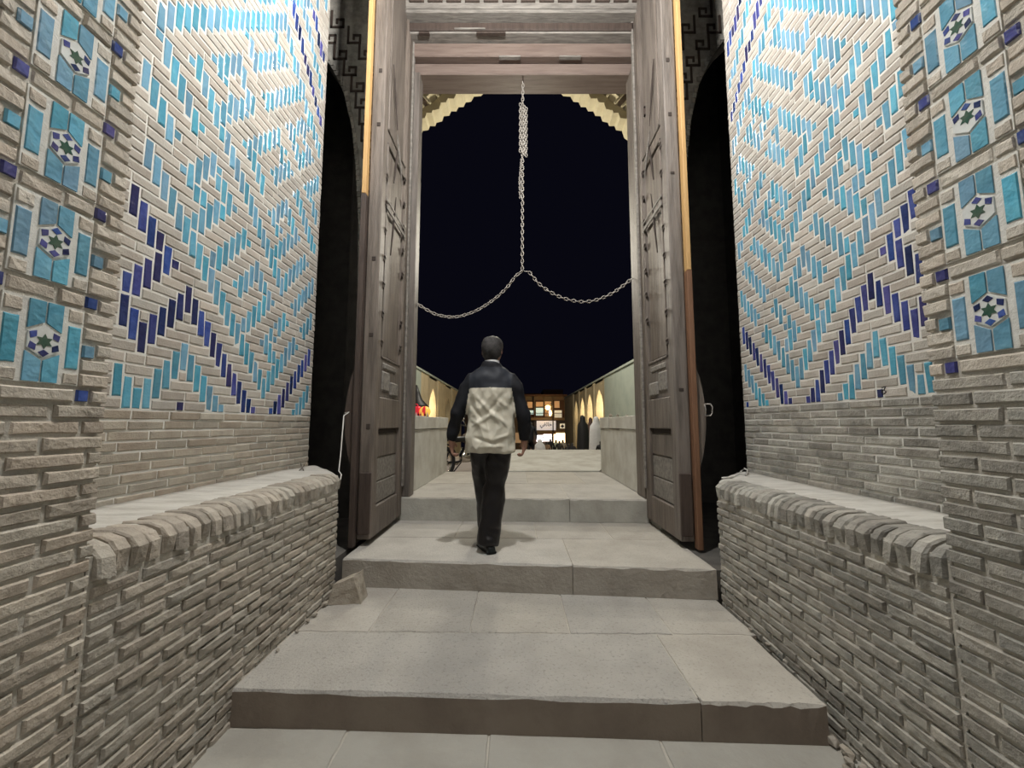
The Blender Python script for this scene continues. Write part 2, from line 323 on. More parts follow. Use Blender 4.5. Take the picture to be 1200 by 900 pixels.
# glazed tiles of the field: (column, lowest course, end course, 0 turquoise / 1 cobalt)
TILES = [
(0, 29, 32, 0), (0, 17, 20, 1), (0, 10, 12, 1), (0, 7, 10, 1), (0, 1, 4, 0), (1, 36, 39, 0), (1, 35, 36, 0), (1, 28, 31, 0), (1, 22, 25, 0), (1, 16, 19, 1), (1, 10, 13, 1), (1, 6, 9, 1),
(1, 0, 3, 0), (2, 37, 40, 0), (2, 33, 36, 0), (2, 27, 30, 0), (2, 21, 24, 0), (2, 15, 18, 1), (2, 11, 14, 1), (2, 5, 8, 1), (2, 0, 2, 0), (3, 38, 41, 0), (3, 32, 35, 0), (3, 26, 29, 0),
(3, 20, 23, 0), (3, 15, 17, 1), (3, 12, 15, 1), (3, 6, 9, 1), (3, 0, 3, 0), (4, 39, 42, 0), (4, 31, 34, 0), (4, 27, 28, 0), (4, 19, 22, 0), (4, 13, 16, 1), (4, 7, 10, 1), (4, 1, 4, 0),
(5, 40, 43, 0), (5, 36, 37, 0), (5, 30, 33, 0), (5, 24, 25, 0), (5, 18, 21, 0), (5, 14, 15, 1), (5, 8, 11, 1), (5, 2, 5, 0), (6, 41, 44, 0), (6, 35, 38, 0), (6, 29, 32, 0), (6, 23, 26, 0),
(6, 17, 20, 0), (6, 9, 12, 1), (6, 3, 6, 0), (7, 42, 45, 0), (7, 34, 37, 0), (7, 30, 31, 0), (7, 24, 27, 0), (7, 22, 24, 0), (7, 19, 21, 0), (7, 16, 19, 0), (7, 10, 13, 1), (7, 4, 7, 0),
(7, 0, 1, 1), (8, 43, 46, 0), (8, 39, 40, 0), (8, 33, 36, 0), (8, 25, 28, 0), (8, 22, 24, 0), (8, 19, 22, 0), (8, 15, 18, 0), (8, 9, 12, 1), (8, 3, 6, 0), (9, 44, 47, 0), (9, 38, 41, 0),
(9, 32, 35, 0), (9, 26, 29, 0), (9, 20, 23, 0), (9, 14, 17, 0), (9, 8, 11, 1), (9, 2, 5, 0), (10, 45, 48, 0), (10, 39, 42, 0), (10, 38, 39, 0), (10, 33, 36, 0), (10, 31, 33, 0), (10, 27, 28, 0),
(10, 25, 27, 0), (10, 21, 24, 0), (10, 16, 18, 0), (10, 13, 16, 0), (10, 7, 10, 1), (10, 1, 4, 0), (11, 46, 49, 0), (11, 40, 43, 0), (11, 35, 38, 0), (11, 34, 35, 0), (11, 30, 33, 0), (11, 24, 27, 0),
(11, 22, 24, 0), (11, 16, 19, 0), (11, 12, 15, 0), (11, 6, 9, 1), (11, 0, 3, 0), (12, 47, 50, 0), (12, 41, 44, 0), (12, 35, 38, 0), (12, 29, 32, 0), (12, 23, 26, 0), (12, 17, 20, 0), (12, 11, 14, 0),
(12, 5, 8, 1), (12, 0, 2, 0), (13, 48, 51, 0), (13, 47, 48, 0), (13, 40, 43, 0), (13, 36, 39, 0), (13, 28, 31, 0), (13, 24, 25, 0), (13, 18, 21, 0), (13, 10, 13, 0), (13, 4, 7, 1), (13, 0, 1, 0),
(14, 49, 52, 0), (14, 45, 48, 0), (14, 38, 41, 0), (14, 37, 38, 0), (14, 33, 34, 0), (14, 27, 30, 0), (14, 19, 22, 0), (14, 15, 16, 0), (14, 9, 12, 0), (14, 3, 6, 1), (15, 50, 53, 0), (15, 44, 47, 0),
(15, 38, 41, 0), (15, 32, 35, 0), (15, 26, 29, 0), (15, 20, 23, 0), (15, 14, 17, 0), (15, 8, 11, 0), (15, 2, 5, 1), (16, 51, 54, 0), (16, 45, 48, 0), (16, 34, 36, 0), (16, 31, 34, 0), (16, 25, 28, 0),
(16, 21, 22, 0), (16, 15, 18, 0), (16, 10, 12, 0), (16, 7, 10, 0), (16, 1, 4, 1), (17, 52, 55, 0), (17, 46, 49, 0), (17, 42, 43, 0), (17, 34, 37, 0), (17, 30, 33, 0), (17, 24, 27, 0), (17, 16, 19, 0),
(17, 10, 13, 0), (17, 6, 9, 0), (17, 0, 3, 1), (18, 53, 56, 0), (18, 47, 50, 0), (18, 41, 44, 0), (18, 35, 38, 0), (18, 29, 32, 0), (18, 23, 26, 0), (18, 17, 20, 0), (18, 11, 14, 0), (18, 5, 8, 0),
(18, 0, 2, 1), (19, 54, 57, 0), (19, 52, 54, 0), (19, 48, 51, 0), (19, 42, 45, 0), (19, 36, 39, 0), (19, 22, 25, 0), (19, 16, 19, 0), (19, 12, 15, 0), (19, 4, 7, 0), (19, 0, 1, 1), (20, 55, 58, 0),
(20, 50, 53, 0), (20, 49, 50, 0), (20, 43, 46, 0), (20, 37, 40, 0), (20, 33, 34, 0), (20, 27, 28, 0), (20, 21, 24, 0), (20, 16, 18, 0), (20, 13, 16, 0), (20, 9, 10, 0), (20, 3, 6, 0), (21, 56, 59, 0),
(21, 50, 53, 0), (21, 44, 47, 0), (21, 38, 41, 0), (21, 32, 35, 0), (21, 26, 29, 0), (21, 20, 23, 0), (21, 14, 17, 0), (21, 8, 11, 0), (21, 2, 5, 0), (22, 55, 58, 0), (22, 51, 52, 0), (22, 45, 48, 0),
(22, 36, 39, 0), (22, 33, 36, 0), (22, 27, 30, 0), (22, 25, 27, 0), (22, 22, 24, 0), (22, 19, 22, 0), (22, 15, 16, 0), (22, 10, 12, 0), (22, 7, 10, 0), (22, 3, 6, 0), (23, 60, 63, 1), (23, 54, 57, 0),
(23, 46, 49, 0), (23, 42, 43, 0), (23, 38, 39, 0), (23, 34, 37, 0), (23, 28, 31, 0), (23, 26, 27, 0), (23, 22, 25, 0), (23, 18, 21, 0), (23, 12, 13, 0), (23, 10, 11, 0), (23, 7, 9, 0), (23, 4, 7, 0),
(23, 0, 1, 1), (24, 59, 62, 1), (24, 52, 55, 0), (24, 47, 50, 0), (24, 41, 44, 0), (24, 35, 38, 0), (24, 29, 32, 0), (24, 23, 26, 0), (24, 17, 20, 0), (24, 11, 14, 0), (24, 5, 8, 0), (24, 0, 2, 1),
(25, 58, 61, 1), (25, 52, 55, 0), (25, 48, 51, 0), (25, 41, 44, 0), (25, 40, 41, 0), (25, 36, 37, 0), (25, 28, 31, 0), (25, 24, 27, 0), (25, 18, 21, 0), (25, 12, 15, 0), (25, 6, 9, 0), (25, 0, 3, 1),
(26, 63, 65, 0), (26, 57, 60, 1), (26, 50, 53, 0), (26, 49, 50, 0), (26, 43, 46, 0), (26, 39, 42, 0), (26, 33, 34, 0), (26, 27, 30, 0), (26, 25, 27, 0), (26, 19, 22, 0), (26, 13, 14, 0), (26, 7, 10, 0),
(26, 1, 4, 1), (27, 62, 65, 0), (27, 56, 58, 1), (27, 50, 53, 0), (27, 44, 47, 0), (27, 38, 41, 0), (27, 32, 35, 0), (27, 26, 29, 0), (27, 20, 23, 0), (27, 16, 17, 0), (27, 8, 11, 0), (27, 2, 5, 1),
(28, 61, 64, 0), (28, 55, 57, 1), (28, 48, 51, 0), (28, 44, 47, 0), (28, 43, 44, 0), (28, 39, 42, 0), (28, 31, 34, 0), (28, 27, 28, 0), (28, 21, 24, 0), (28, 15, 18, 0), (28, 9, 12, 0), (28, 3, 6, 1),
(29, 66, 68, 1), (29, 60, 63, 0), (29, 54, 57, 1), (29, 47, 50, 0), (29, 46, 47, 0), (29, 41, 44, 0), (29, 40, 41, 0), (29, 36, 37, 0), (29, 30, 33, 0), (29, 22, 25, 0), (29, 16, 19, 0), (29, 10, 11, 0),
(29, 4, 7, 1), (29, 0, 1, 0), (30, 65, 68, 1), (30, 58, 61, 0), (30, 53, 55, 1), (30, 47, 50, 0), (30, 41, 44, 0), (30, 35, 38, 0), (30, 29, 32, 0), (30, 23, 26, 0), (30, 17, 20, 0), (30, 13, 14, 0),
(30, 5, 8, 1), (30, 0, 2, 0), (31, 63, 66, 1), (31, 58, 60, 0), (31, 52, 54, 1), (31, 46, 49, 0), (31, 42, 43, 0), (31, 36, 39, 0), (31, 35, 36, 0), (31, 28, 31, 0), (31, 24, 25, 0), (31, 18, 21, 0),
(31, 12, 15, 0), (31, 6, 9, 1), (31, 0, 3, 0), (32, 62, 65, 1), (32, 56, 59, 0), (32, 51, 53, 1), (32, 45, 48, 0), (32, 37, 40, 0), (32, 33, 36, 0), (32, 27, 30, 0), (32, 19, 22, 0), (32, 13, 16, 0),
(32, 7, 10, 1), (32, 1, 4, 0), (33, 62, 64, 1), (33, 55, 58, 0), (33, 50, 52, 1), (33, 44, 47, 0), (33, 38, 41, 0), (33, 32, 35, 0), (33, 27, 29, 0), (33, 20, 23, 0), (33, 14, 17, 0), (33, 8, 11, 1),
(33, 2, 5, 0), (34, 61, 64, 1), (34, 55, 57, 0), (34, 49, 51, 1), (34, 43, 45, 0), (34, 38, 40, 0), (34, 33, 36, 0), (34, 25, 27, 0), (34, 21, 22, 0), (34, 15, 18, 0), (34, 9, 12, 1), (34, 3, 6, 0),
(35, 60, 63, 1), (35, 54, 56, 0), (35, 48, 50, 1), (35, 42, 45, 0), (35, 35, 38, 0), (35, 24, 27, 0), (35, 16, 19, 0), (35, 10, 13, 1), (35, 4, 7, 0), (35, 0, 1, 1)
]
# the field goes on above what the photograph shows, with the same zigzags
TILES += [(c, r0 + 40, r1 + 40, k) for c, r0, r1, k in TILES if r0 + 40 >= 49 and r1 + 40 <= 80 and c < r0 + 40 - 38]
GRID = {(c, r) for c, r0, r1, k in TILES for r in range(r0, r1)}

def tile_wall(side, s, X, Y0, uy, Z0, uz, yfar, zb, band_rows):
    zt = 5.45; yn = 1.1
    m = MB(); m.box(min(X, X + s * .5), max(X, X + s * .5), .25, yfar, -.45, zt)
    # recess of the mortar: wall body front sits 10 mm behind the brick faces
    for i, v in enumerate(m.v): m.v[i] = (v[0] + s * .0048, v[1], v[2])
    w = m.build('wall_' + side, M['mortar_pale'], kind='structure',
                label='%s wall of pale brick with turquoise and coblat glazed tile zigzags'.replace('coblat', 'cobalt') % side)
    Xb = X + s * .022; col = lambda c: Y0 + (c - 7 - .5) * uy
    nrow = int((zt - .05 - Z0) / uz); bricks = []; tq = []; bl = []
    for c, r0, r1, k in TILES:
        y0, y1 = col(c) + .0045, col(c + 1) - .0045
        if col(c + 1) > yfar: continue
        it = wall_item(s, Xb, .021, y0, y1, Z0 + r0 * uz + .004, Z0 + r1 * uz - .004, tilt=.035, djit=.001)
        (bl if k == 1 else tq).append(it)
    for r in range(nrow):
        z0, z1 = Z0 + r * uz + .0035, Z0 + (r + 1) * uz - .0035; c = 0
        runs = []; c0 = None
        for c in range(-14, 38):
            full = (c, r) in GRID and col(c + 1) <= yfar
            inside = col(c) > yn and col(c + 1) < yfar + .5 * uy
            if not full and inside:
                if c0 is None: c0 = c
            else:
                if c0 is not None: runs.append((c0, c)); c0 = None
        if c0 is not None: runs.append((c0, 38))
        for a, b in runs:
            k = a; first = True
            while k < b:
                n = 4 if (b - k) >= 7 else 3 if (b - k) >= 5 or b - k == 3 else 2 if b - k == 4 and R.random() < .5 else min(4, b - k)
                if first and b - k > 6 and R.random() < .5: n = R.choice((2, 3))
                first = False
                y0, y1 = col(k) + .0035, min(col(k + n) - .0035, yfar - .002)
                if y1 - y0 > .012: bricks.append(wall_item(s, Xb, .022, y0, y1, z0, z1, djit=.0012))
                k += n
    lay(bricks, 'brick', BR, M['brick_tilewall'], w, 300, 'remaining_bricks')
    lay(tq, 'turquoise_tile', TL, M['turq'], w, 300, 'remaining_turquoise_tiles')
    lay(bl, 'cobalt_tile', TL, M['blue'], w, 300, 'remaining_cobalt_tiles')
    # plain band between the bench and the tile field
    m = MB(); m.box(min(X + s * .0085, X + s * .016), max(X + s * .0085, X + s * .016), 1.1, yfar - .004, zb - .02, Z0 - .002)
    band = m.build('wall_%s_band' % side, M['mortar'], kind='structure', label='plain brick band of the %s wall under the glazed tile field' % side)
    rows = []; h = (Z0 - zb) / band_rows
    for r in range(band_rows):
        rows += course(s, X + s * .022, .024, 1.2, yfar - .003, zb + r * h + .003, zb + (r + 1) * h - .004, .20, .006, djit=.003)
    lay(rows, 'brick', BR, M['brick_band'] if side == 'left' else M['brick_grey'], band, 300, 'remaining_bricks')
    return w
LX, RX = -1.83, 1.875
tile_wall('left', -1, LX, 2.2187 + .026, .0520, 1.070, .0541, 3.667, .62, 9)
tile_wall('right', 1, RX, 2.097 + .022, .0437, 1.132, .0518, 3.396, .60, 11)

# ---- piers with star tiles
def star_tile(parent, s, Xf, yc, zc, k, inv):
    """hexagonal star tile: white field, green star, six cobalt rhombs"""
    def pl(poly, x0, x1, mb):   # poly in (y,z)
        a, b = (x0, x1) if x0 < x1 else (x1, x0)
        mb.prism([(yc + p * k, zc + q * k) for p, q in poly], a, b, 'x')
    H = [(.0445 * math.sin(a), .0450 * math.cos(a)) for a in [math.pi / 3 * i for i in range(6)]]
    mb = MB(); pl(H, Xf + s * .015, Xf - s * .001, mb); mb.v = [tuple(inv @ Vector(v)) for v in mb.v]
    hx = mb.build('star_tile', M['white_glaze'], parent)
    mb = MB(); st = []
    for i in range(12):
        a = math.pi / 6 * i; r = .021 if i % 2 == 0 else .0115
        st.append((r * math.sin(a), r * math.cos(a)))
    pl(st, Xf, Xf - s * .0022, mb); mb.v = [tuple(inv @ Vector(v)) for v in mb.v]; mb.build('star', M['green_glaze'], hx)
    for i in range(6):
        a = math.pi / 3 * i; u = lambda r, t: (r * math.sin(a + t), r * math.cos(a + t))
        mb = MB(); pl([u(.0425, 0), u(.034, .40), u(.0225, 0), u(.034, -.40)], Xf, Xf - s * .0022, mb)
        if R.random() < .14: continue
        mb.v = [tuple(inv @ Vector(v)) for v in mb.v]; mb.build('rhomb', M['blue'], hx)
def pier(side, s, X, y0, y1, yc, zc0, dz, k, ph, label):
    e = thing('brick_pier', (X + s * .25, (y0 + y1) / 2, -.40), label, 'pier', 'brick piers framing the passage')
    inv = at0(e)
    mb = MB(); mb.cbox(min(X + s * .0075, (LX if s < 0 else RX) - s * .001), max(X + s * .0075, (LX if s < 0 else RX) - s * .001), y0 + .01, y1 - .01, -.42, 5.45, .006); mb.v = [tuple(inv @ Vector(v)) for v in mb.v]
    mb.build('core', M['mortar'], e)
    Xb = X + s * .03; bricks = []; tq = []; bl = []
    rects = []   # blocked rectangles of the star bands
    def T(lst, off, w, zo, h, zc):
        it = wall_item(s, Xb, .030, yc + (off - w / 2) * k, yc + (off + w / 2) * k, zc + (zo - h / 2) * k, zc + (zo + h / 2) * k, tilt=.004, djit=.0006)
        lst.append(it); rects.append((yc + (off - w / 2) * k - .003, yc + (off + w / 2) * k + .003, zc + (zo - h / 2) * k - .003, zc + (zo + h / 2) * k + .003))
    n = 8
    for i in range(n):
        zc = zc0 + i * dz
        star_tile(e, s, X, yc, zc, k, inv)
        rects.append((yc - .05 * k, yc + .05 * k, zc - .112 * k, zc + .112 * k))
        mb = MB(); a_, b_ = sorted((X + s * .0032, X + s * .014)); mb.box(a_, b_, yc - .099 * k, yc + .099 * k, zc - .113 * k, zc + .113 * k); mb.v = [tuple(inv @ Vector(v)) for v in mb.v]; mb.build('plaster_bed', M['mortar_pale'], e)
        for o in (-.0215, .0215):
            for q in (-1, 1):
                sg = 1 if o > 0 else -1; mb = MB(); pc = [(.003, .0525), (.041, .031), (.041, .110), (.003, .110)]; a_, b_ = sorted((X + s * .02, X - s * .0005))
                mb.prism([(yc + sg * u_ * k, zc + q * w_ * k) for u_, w_ in pc], a_, b_, 'x'); mb.v = [tuple(inv @ Vector(v)) for v in mb.v]; mb.build('turquoise_tile', M['turq'], e)
        for o in (-.076, .076):
            T(tq, o, .038, -.004, .132, zc)
            for zz, hh in ((.0885, .042), (-.0945, .036)): T(bricks, o, .040, zz, hh, zc)
        for o in (-.121, .121): T(tq, o, .033, -.008, .037, zc)
        for o in (-.1165, .1165): T(bl, o, .033, .141, .034, zc)
        if i == 0:
            for o in (-.1165, .1165): T(bl, o, .033, -.141, .034, zc)
    p = .0461 * k; z = zc0 - .142 * k - p * .5; zs = []
    while z > -.45: z -= p; zs.append(z)
    z = zc0 - .142 * k - p * .5
    while z < zc0 + n * dz: zs.append(z); z += dz / 6
    zs.sort()
    for i, z in enumerate(zs):
        h = (zs[i + 1] - z) if i + 1 < len(zs) else p
        zm = z + h / 2
        bk = [(a, b) for a, b, c, d in rects if c < zm < d]
        # rows that meet only part of a tile still keep clear of it
        bk += [(a, b) for a, b, c, d in rects if not (c < zm < d) and (c < z + h - .010 and d > z + .010)]
        inner = z > zc0 - .142 * k
        bricks += course(s, Xb, .030, y0, y1 + (0 if zm > .58 else .0), z + .003, z + h - .004, .19 if not inner else .17, .008, bk, phase=(.25 if i % 2 else .75) + R.random() * .06 + ph, djit=.0035)
    # returns of the pier (facing away from the lens) in courses too
    for i in range(0, len(zs), 1):
        z = zs[i]
        if z > 2.6 or z < (.6): continue
        c = Vector((X + s * .27, y1 - .012, z + p / 2)); 
        for q in range(2):
            cc = c + Vector((s * (-.11 + q * .2 + (.05 if i % 2 else 0)), 0, 0))
            bricks.append((Matrix.Translation(cc) @ Matrix.Diagonal((.19, .016, p - .008, 1)), cc, .0001))
    hi = [b for b in bricks if b[1].z > zc0 - .16 * k and b[2] > .001]; lo = [b for b in bricks if not (b[1].z > zc0 - .16 * k and b[2] > .001)]
    lay(lo, 'brick', BW, M['brick_pier'] if side == 'left' else M['brick_grey'], e, 150, 'remaining_bricks', inv)
    lay(hi, 'brick', BW, M['brick_pier_pale'], e, 150, 'remaining_bricks', inv)
    lay(tq, 'turquoise_tile', TL, M['turq'], e, 300, 'x', inv); lay(bl, 'cobalt_tile', TL, M['blue'], e, 300, 'x', inv)
PLX, PRX = -1.29, 1.385
pier('left', -1, PLX, .93, 1.300, 1.107, 1.2245, .2817, 1.0, 0, 'left brick pier with a column of star tiles and turquoise blocks')
pier('right', 1, PRX, .985, 1.375, 1.1775, 1.331, .3035, 1.075, .1, 'right brick pier of darker grey bricks with a column of star tiles')

# ---- benches
def bench(side, s, X, y0, yend, XW, ywall, ztop, mt, label):
    e = thing('brick_bench', ((X + XW) / 2, (y0 + yend) / 2, -.40), label, 'bench', 'brick benches along the passage walls'); inv = at0(e)
    def fin(mb): mb.v = [tuple(inv @ Vector(v)) for v in mb.v]; return mb
    a, b = X + s * .009, XW - s * .001
    cx = X + s * .12; cy = yend + (ywall - yend) * .42
    body = [(a, y0 - .01), (b, y0 - .01), (b, ywall), (cx, cy), (a, yend)]
    fin(MB().prism(body, -.42, ztop - .03)).build('core', M['mortar'], e)
    # plastered top: gently uneven sheet with thickness
    mb = MB(); nx, ny = 8, 40; vs = []; fs = []
    for j in range(ny + 1):
        t = j / ny
        for i in range(nx + 1):
            q = i / nx; x = (X + s * .045) * (1 - q) + b * q
            yl = y0 - .01 + t * ((yend + (ywall - yend) * min(1, (abs(x - X) / abs(XW - X)) * 1.15)) - y0 + .01)
            z = ztop + .004 + .010 * q + .008 * noise.noise(Vector((x * 5, yl * 3, 2))) + .004 * noise.noise(Vector((x * 19, yl * 12, 5)))
            vs.append((x, yl, z - (.012 if i == 0 else 0)))
    for j in range(ny):
        for i in range(nx): fs.append((j * (nx + 1) + i, j * (nx + 1) + i + 1, (j + 1) * (nx + 1) + i + 1, (j + 1) * (nx + 1) + i))
    o = len(vs); edge = [i for i in range(nx + 1)] + [(j * (nx + 1) + nx) for j in range(1, ny + 1)] + [ny * (nx + 1) + i for i in range(nx - 1, -1, -1)] + [j * (nx + 1) for j in range(ny - 1, 0, -1)]
    vs += [(vs[i][0], vs[i][1], ztop - .05) for i in edge]
    for k in range(len(edge)): fs.append((edge[k], edge[(k + 1) % len(edge)], o + (k + 1) % len(edge), o + k))
    fin(mb.add(vs, fs)).build('plaster_top', M['plaster'], e, smooth=True, label='worn grey plaster top')
    cap = []; y = y0
    while y < yend - .03:
        w = .052 + R.random() * .014
        c = Vector((X + s * .16, y + w / 2, ztop - .052))
        cap.append((Matrix.Translation(c) @ RZ[s] @ Euler(((R.random() - .5) * .05, (R.random() - .5) * .08, (R.random() - .5) * .05)).to_matrix().to_4x4() @ Matrix.Diagonal((w - .009, .162 + R.random() * .01, .125 + R.random() * .01, 1)), c, w * .1)); y += w
    lay(cap, 'edge_brick', CP, mt, e, 300, 'x', inv)
    rows = []; p = .0465 * (1 if s < 0 else 1.02); z = ztop - .118; i = 0
    while z > -.44:
        sag = 0
        rows += course(s, X + s * .03, .031, y0, yend - .002 + R.random() * .01, z - p + .0045, z - .0035, .18, .013, phase=(.2 if i % 2 else .7) + R.random() * .12, djit=.004, jit=.2)
        z -= p; i += 1
    lay(rows, 'brick', BW, mt, e, 300, 'remaining_bricks', inv)
    # far end face in courses
    ends = []; z = ztop - .118; i = 0; d = Vector((cx - a, cy - yend, 0)); L = d.length; ang = math.atan2(d.y, d.x)
    while z > -.03:
        for q in range(2):
            c = Vector((a, yend, z - p / 2)) + d * ((.28 if q == 0 else .76) + (.03 if i % 2 else -.03))
            ends.append((Matrix.Translation(c) @ Matrix.Rotation(ang + (math.pi if s > 0 else 0), 4, 'Z') @ Matrix.Diagonal((L * .45, .012, p - .009, 1)), c, .001))
        z -= p; i += 1
    lay(ends, 'end_brick', BR, mt, e, 300, 'x', inv)
bench('left', -1, PLX, 1.300, 3.055, LX, 3.66, .625, M['brick_bench'], 'left brick bench with rounded upright edge bricks and plaster top')
bench('right', 1, PRX, 1.375, 2.905, RX, 3.39, .600, M['brick_grey'], 'right brick bench of greyer bricks with pale plaster top')

# ---- niches behind the door leaves, front wall with key-pattern brick, jambs
def side_niche(side, s):
    yw = 3.667 if s < 0 else 3.396
    XW = LX if s < 0 else RX
    sc = 1 if s < 0 else 1.03
    # arched front wall (its opening is the dark recess)
    mb = MB(); Yf = 4.12 if s < 0 else 4.00
    hole = [(1.62, .0), (1.62, 1.9), (1.65, 3.1), (1.70, 3.7), (1.76, 4.15), (1.86, 4.55), (2.0, 4.85), (2.2, 5.15), (2.45, 5.4), (2.8, 5.6)]
    if s > 0: hole = [(x + .06, z) for x, z in hole]
    outer = 1.27 if s < 0 else 1.37
    for (x0, z0), (x1, z1) in zip(hole, hole[1:]):
        if z1 <= z0: continue
        pts = [(s * outer, z0), (s * x0, z0), (s * x1, z1), (s * outer, z1)]
        mb.prism([(a, b) for a, b in pts], Yf, Yf + .35, 'y')
    mb.box(min(s * outer, s * 3.0), max(s * outer, s * 3.0), Yf, Yf + .35, 5.6, 7.0)
    w = mb.build('wall_front_%s' % side, M['brick_grey'], kind='structure', label='grey brick wall behind the %s door leaf with key-pattern brickwork' % side)
    # key pattern: one running fret of dark bricks that follows the arch edge
    n_ = 0; z = 2.3; per = .19
    def edge_x(z):
        for (x0, z0), (x1, z1) in zip(hole, hole[1:]):
            if z0 <= z <= z1 and z1 > z0: return x0 + (x1 - x0) * (z - z0) / (z1 - z0)
        return 2.8 + (z - 5.6)
    rim = MB(); zz = .2
    while zz < 5.5:
        rim.add(*(lambda m_: (m_.v, m_.f))(MB().box(min(s * (edge_x(zz) - .035), s * edge_x(zz)), max(s * (edge_x(zz) - .035), s * edge_x(zz)), Yf - .012, Yf + .002, zz, zz + .055))); zz += .06
    rim.build('arch_edge_bricks', M['brick_grey'], w, kind='stuff')
    while z < 6.4:
        xe = edge_x(z) - .09
        for q, sh in enumerate((0, .27)):
            x = xe - sh
            if x < outer + .10: continue
            fr_ = MB()
            for (u0, v0, u1, v1) in ((0, 0, .13, 0), (.13, 0, .13, .09), (.13, .09, .06, .09), (.06, .09, .06, .05), (0, 0, 0, per)):
                a0, a1 = s * (x - u0), s * (x - u1)
                fr_.box(min(a0, a1) - .011, max(a0, a1) + .011, Yf - .010, Yf + .002, z + min(v0, v1) - .011, z + max(v0, v1) + .011)
            fr_.build('key_brick', M['wood_dark'], w)
        z += per
    # wall return, recess back and floor of the niche
    mb = MB(); x0, x1 = sorted((XW + s * .012, s * 3.0))
    mb.box(x0, x1, yw - .02, yw + .0, -.4, 7.0)
    mb.box(min(s * 2.9, s * 3.0), max(s * 2.9, s * 3.0), yw, 5.6, -.4, 7.0)
    mb.box(min(s * 1.9, s * 3.0), max(s * 1.9, s * 3.0), 5.5, 5.6, -.4, 7.0); mb.box(min(s * 1.9, s * 1.94), max(s * 1.9, s * 1.94), 4.66, 5.5, -.4, 7.0)
    mb.box(min(s * 1.49, s * 1.94), max(s * 1.49, s * 1.94), 4.62, 4.66, -.4, 7.0)
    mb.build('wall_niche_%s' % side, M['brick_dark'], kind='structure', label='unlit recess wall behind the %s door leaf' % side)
side_niche('left', -1); side_niche('right', 1)

# ------------------------------------------------------------------ floor and steps
def slab(mb, quad, z0, z1, ch=.012, jit=.004, mi=0, seed=0, nseg=14, front=None):
    """stone slab with a worn, chipped arris; quad = 4 (x,y) corners counter-clockwise"""
    rr = random.Random(seed); q = [Vector((a, b, 0)) for a, b in quad]; cen = sum(q, Vector()) / 4
    ring = []
    for i in range(4):
        a, b = q[i], q[(i + 1) % 4]; n = nseg if (b - a).length > .5 else 5
        for k in range(n): ring.append(a + (b - a) * k / n)
    N = len(ring); lo = []; up = []; top = []; nf = nseg if (q[1] - q[0]).length > .5 else 5
    for i, p in enumerate(ring):
        d = (cen - p); d.z = 0
        prev, nxt = ring[i - 1], ring[(i + 1) % N]; tn = (nxt - prev).normalized(); nrm = Vector((-tn.y, tn.x, 0))
        if nrm.dot(d) < 0: nrm = -nrm
        j = rr.random(); c = (ch if (front is None or i < nf) else min(ch, .004)) * (.5 + j * .9)
        lo.append((p.x, p.y, z0)); pp = p + nrm * jit * rr.random(); up.append((pp.x, pp.y, z1 - c)); t = p + nrm * c; top.append((t.x, t.y, z1 + (rr.random() - .5) * .0015))
    f = []
    for i in range(N):
        k = (i + 1) % N
        f += [(N + i, N + k, 2 * N + k, 2 * N + i)]
    g_ = [(i, (i + 1) % N, N + (i + 1) % N, N + i) for i in range(N)]
    f += [tuple(range(2 * N, 3 * N)), tuple(range(N - 1, -1, -1))]
    mb.add(lo + up + top, f, mi); o = len(mb.v) - 3 * N; mb.f += [tuple(a + o for a in q_) for q_ in g_]; mb.mi += [1 if front else mi] * len(g_); return mb
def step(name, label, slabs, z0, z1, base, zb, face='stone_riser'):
    e = thing(name, (0, sum(p[1] for p in base) / 4, zb), label, 'step', 'stone steps up to the gate'); inv = at0(e)
    mb = MB().prism(base, zb, z1 - .006); mb.v = [tuple(inv @ Vector(v)) for v in mb.v]; mb.build('bedding', M['mortar'], e)
    for i, (qd, mt, dz) in enumerate(slabs):
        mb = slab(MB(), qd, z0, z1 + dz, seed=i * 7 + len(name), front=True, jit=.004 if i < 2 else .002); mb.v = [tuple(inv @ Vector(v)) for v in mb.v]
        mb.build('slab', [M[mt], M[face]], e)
def strip(yl0, yr0, yl1, yr1, xs, xl=-1.29, xr=1.36, g=.0018):
    """row of slabs between a front line (yl0..yr0) and a back line, cut at xs"""
    X = [xl] + xs + [xr]; Y0 = lambda x: yl0 + (yr0 - yl0) * (x - xl) / (xr - xl); Y1 = lambda x: yl1 + (yr1 - yl1) * (x - xl) / (xr - xl)
    return [[(a + g, Y0(a) + g), (b - g, Y0(b) + g), (b - g, Y1(b) - g), (a + g, Y1(a) - g)] for a, b in zip(X, X[1:])]
# lower floor
mb = MB(); mb.box(-2.4, 2.4, -3.5, 3.3, -.62, -.3635)
fl = mb.build('floor', M['mortar'], kind='structure', label='lower floor of the passage')
k = 0
for (a, b, xs) in ((-3.4, -2.6, [-.9, .1, .8]), (-2.6, -1.8, [-.5, .4]), (-1.8, -1.0, [-.9, .1, .8]), (-1.0, -.2, [-.4, .6]), (-.2, .55, [-.9, .0, .9]), (.55, 1.25, [-.55, .35]), (1.25, 1.99, [-.75, -.12, .62])):
    for qd in strip(a, a, b, b, xs, -1.40, 1.44, .002):
        slab(MB(), qd, -.45, -.36 + R.random() * .003, ch=.006, seed=k).build('floor_slab', M['stone_floor'], fl); k += 1
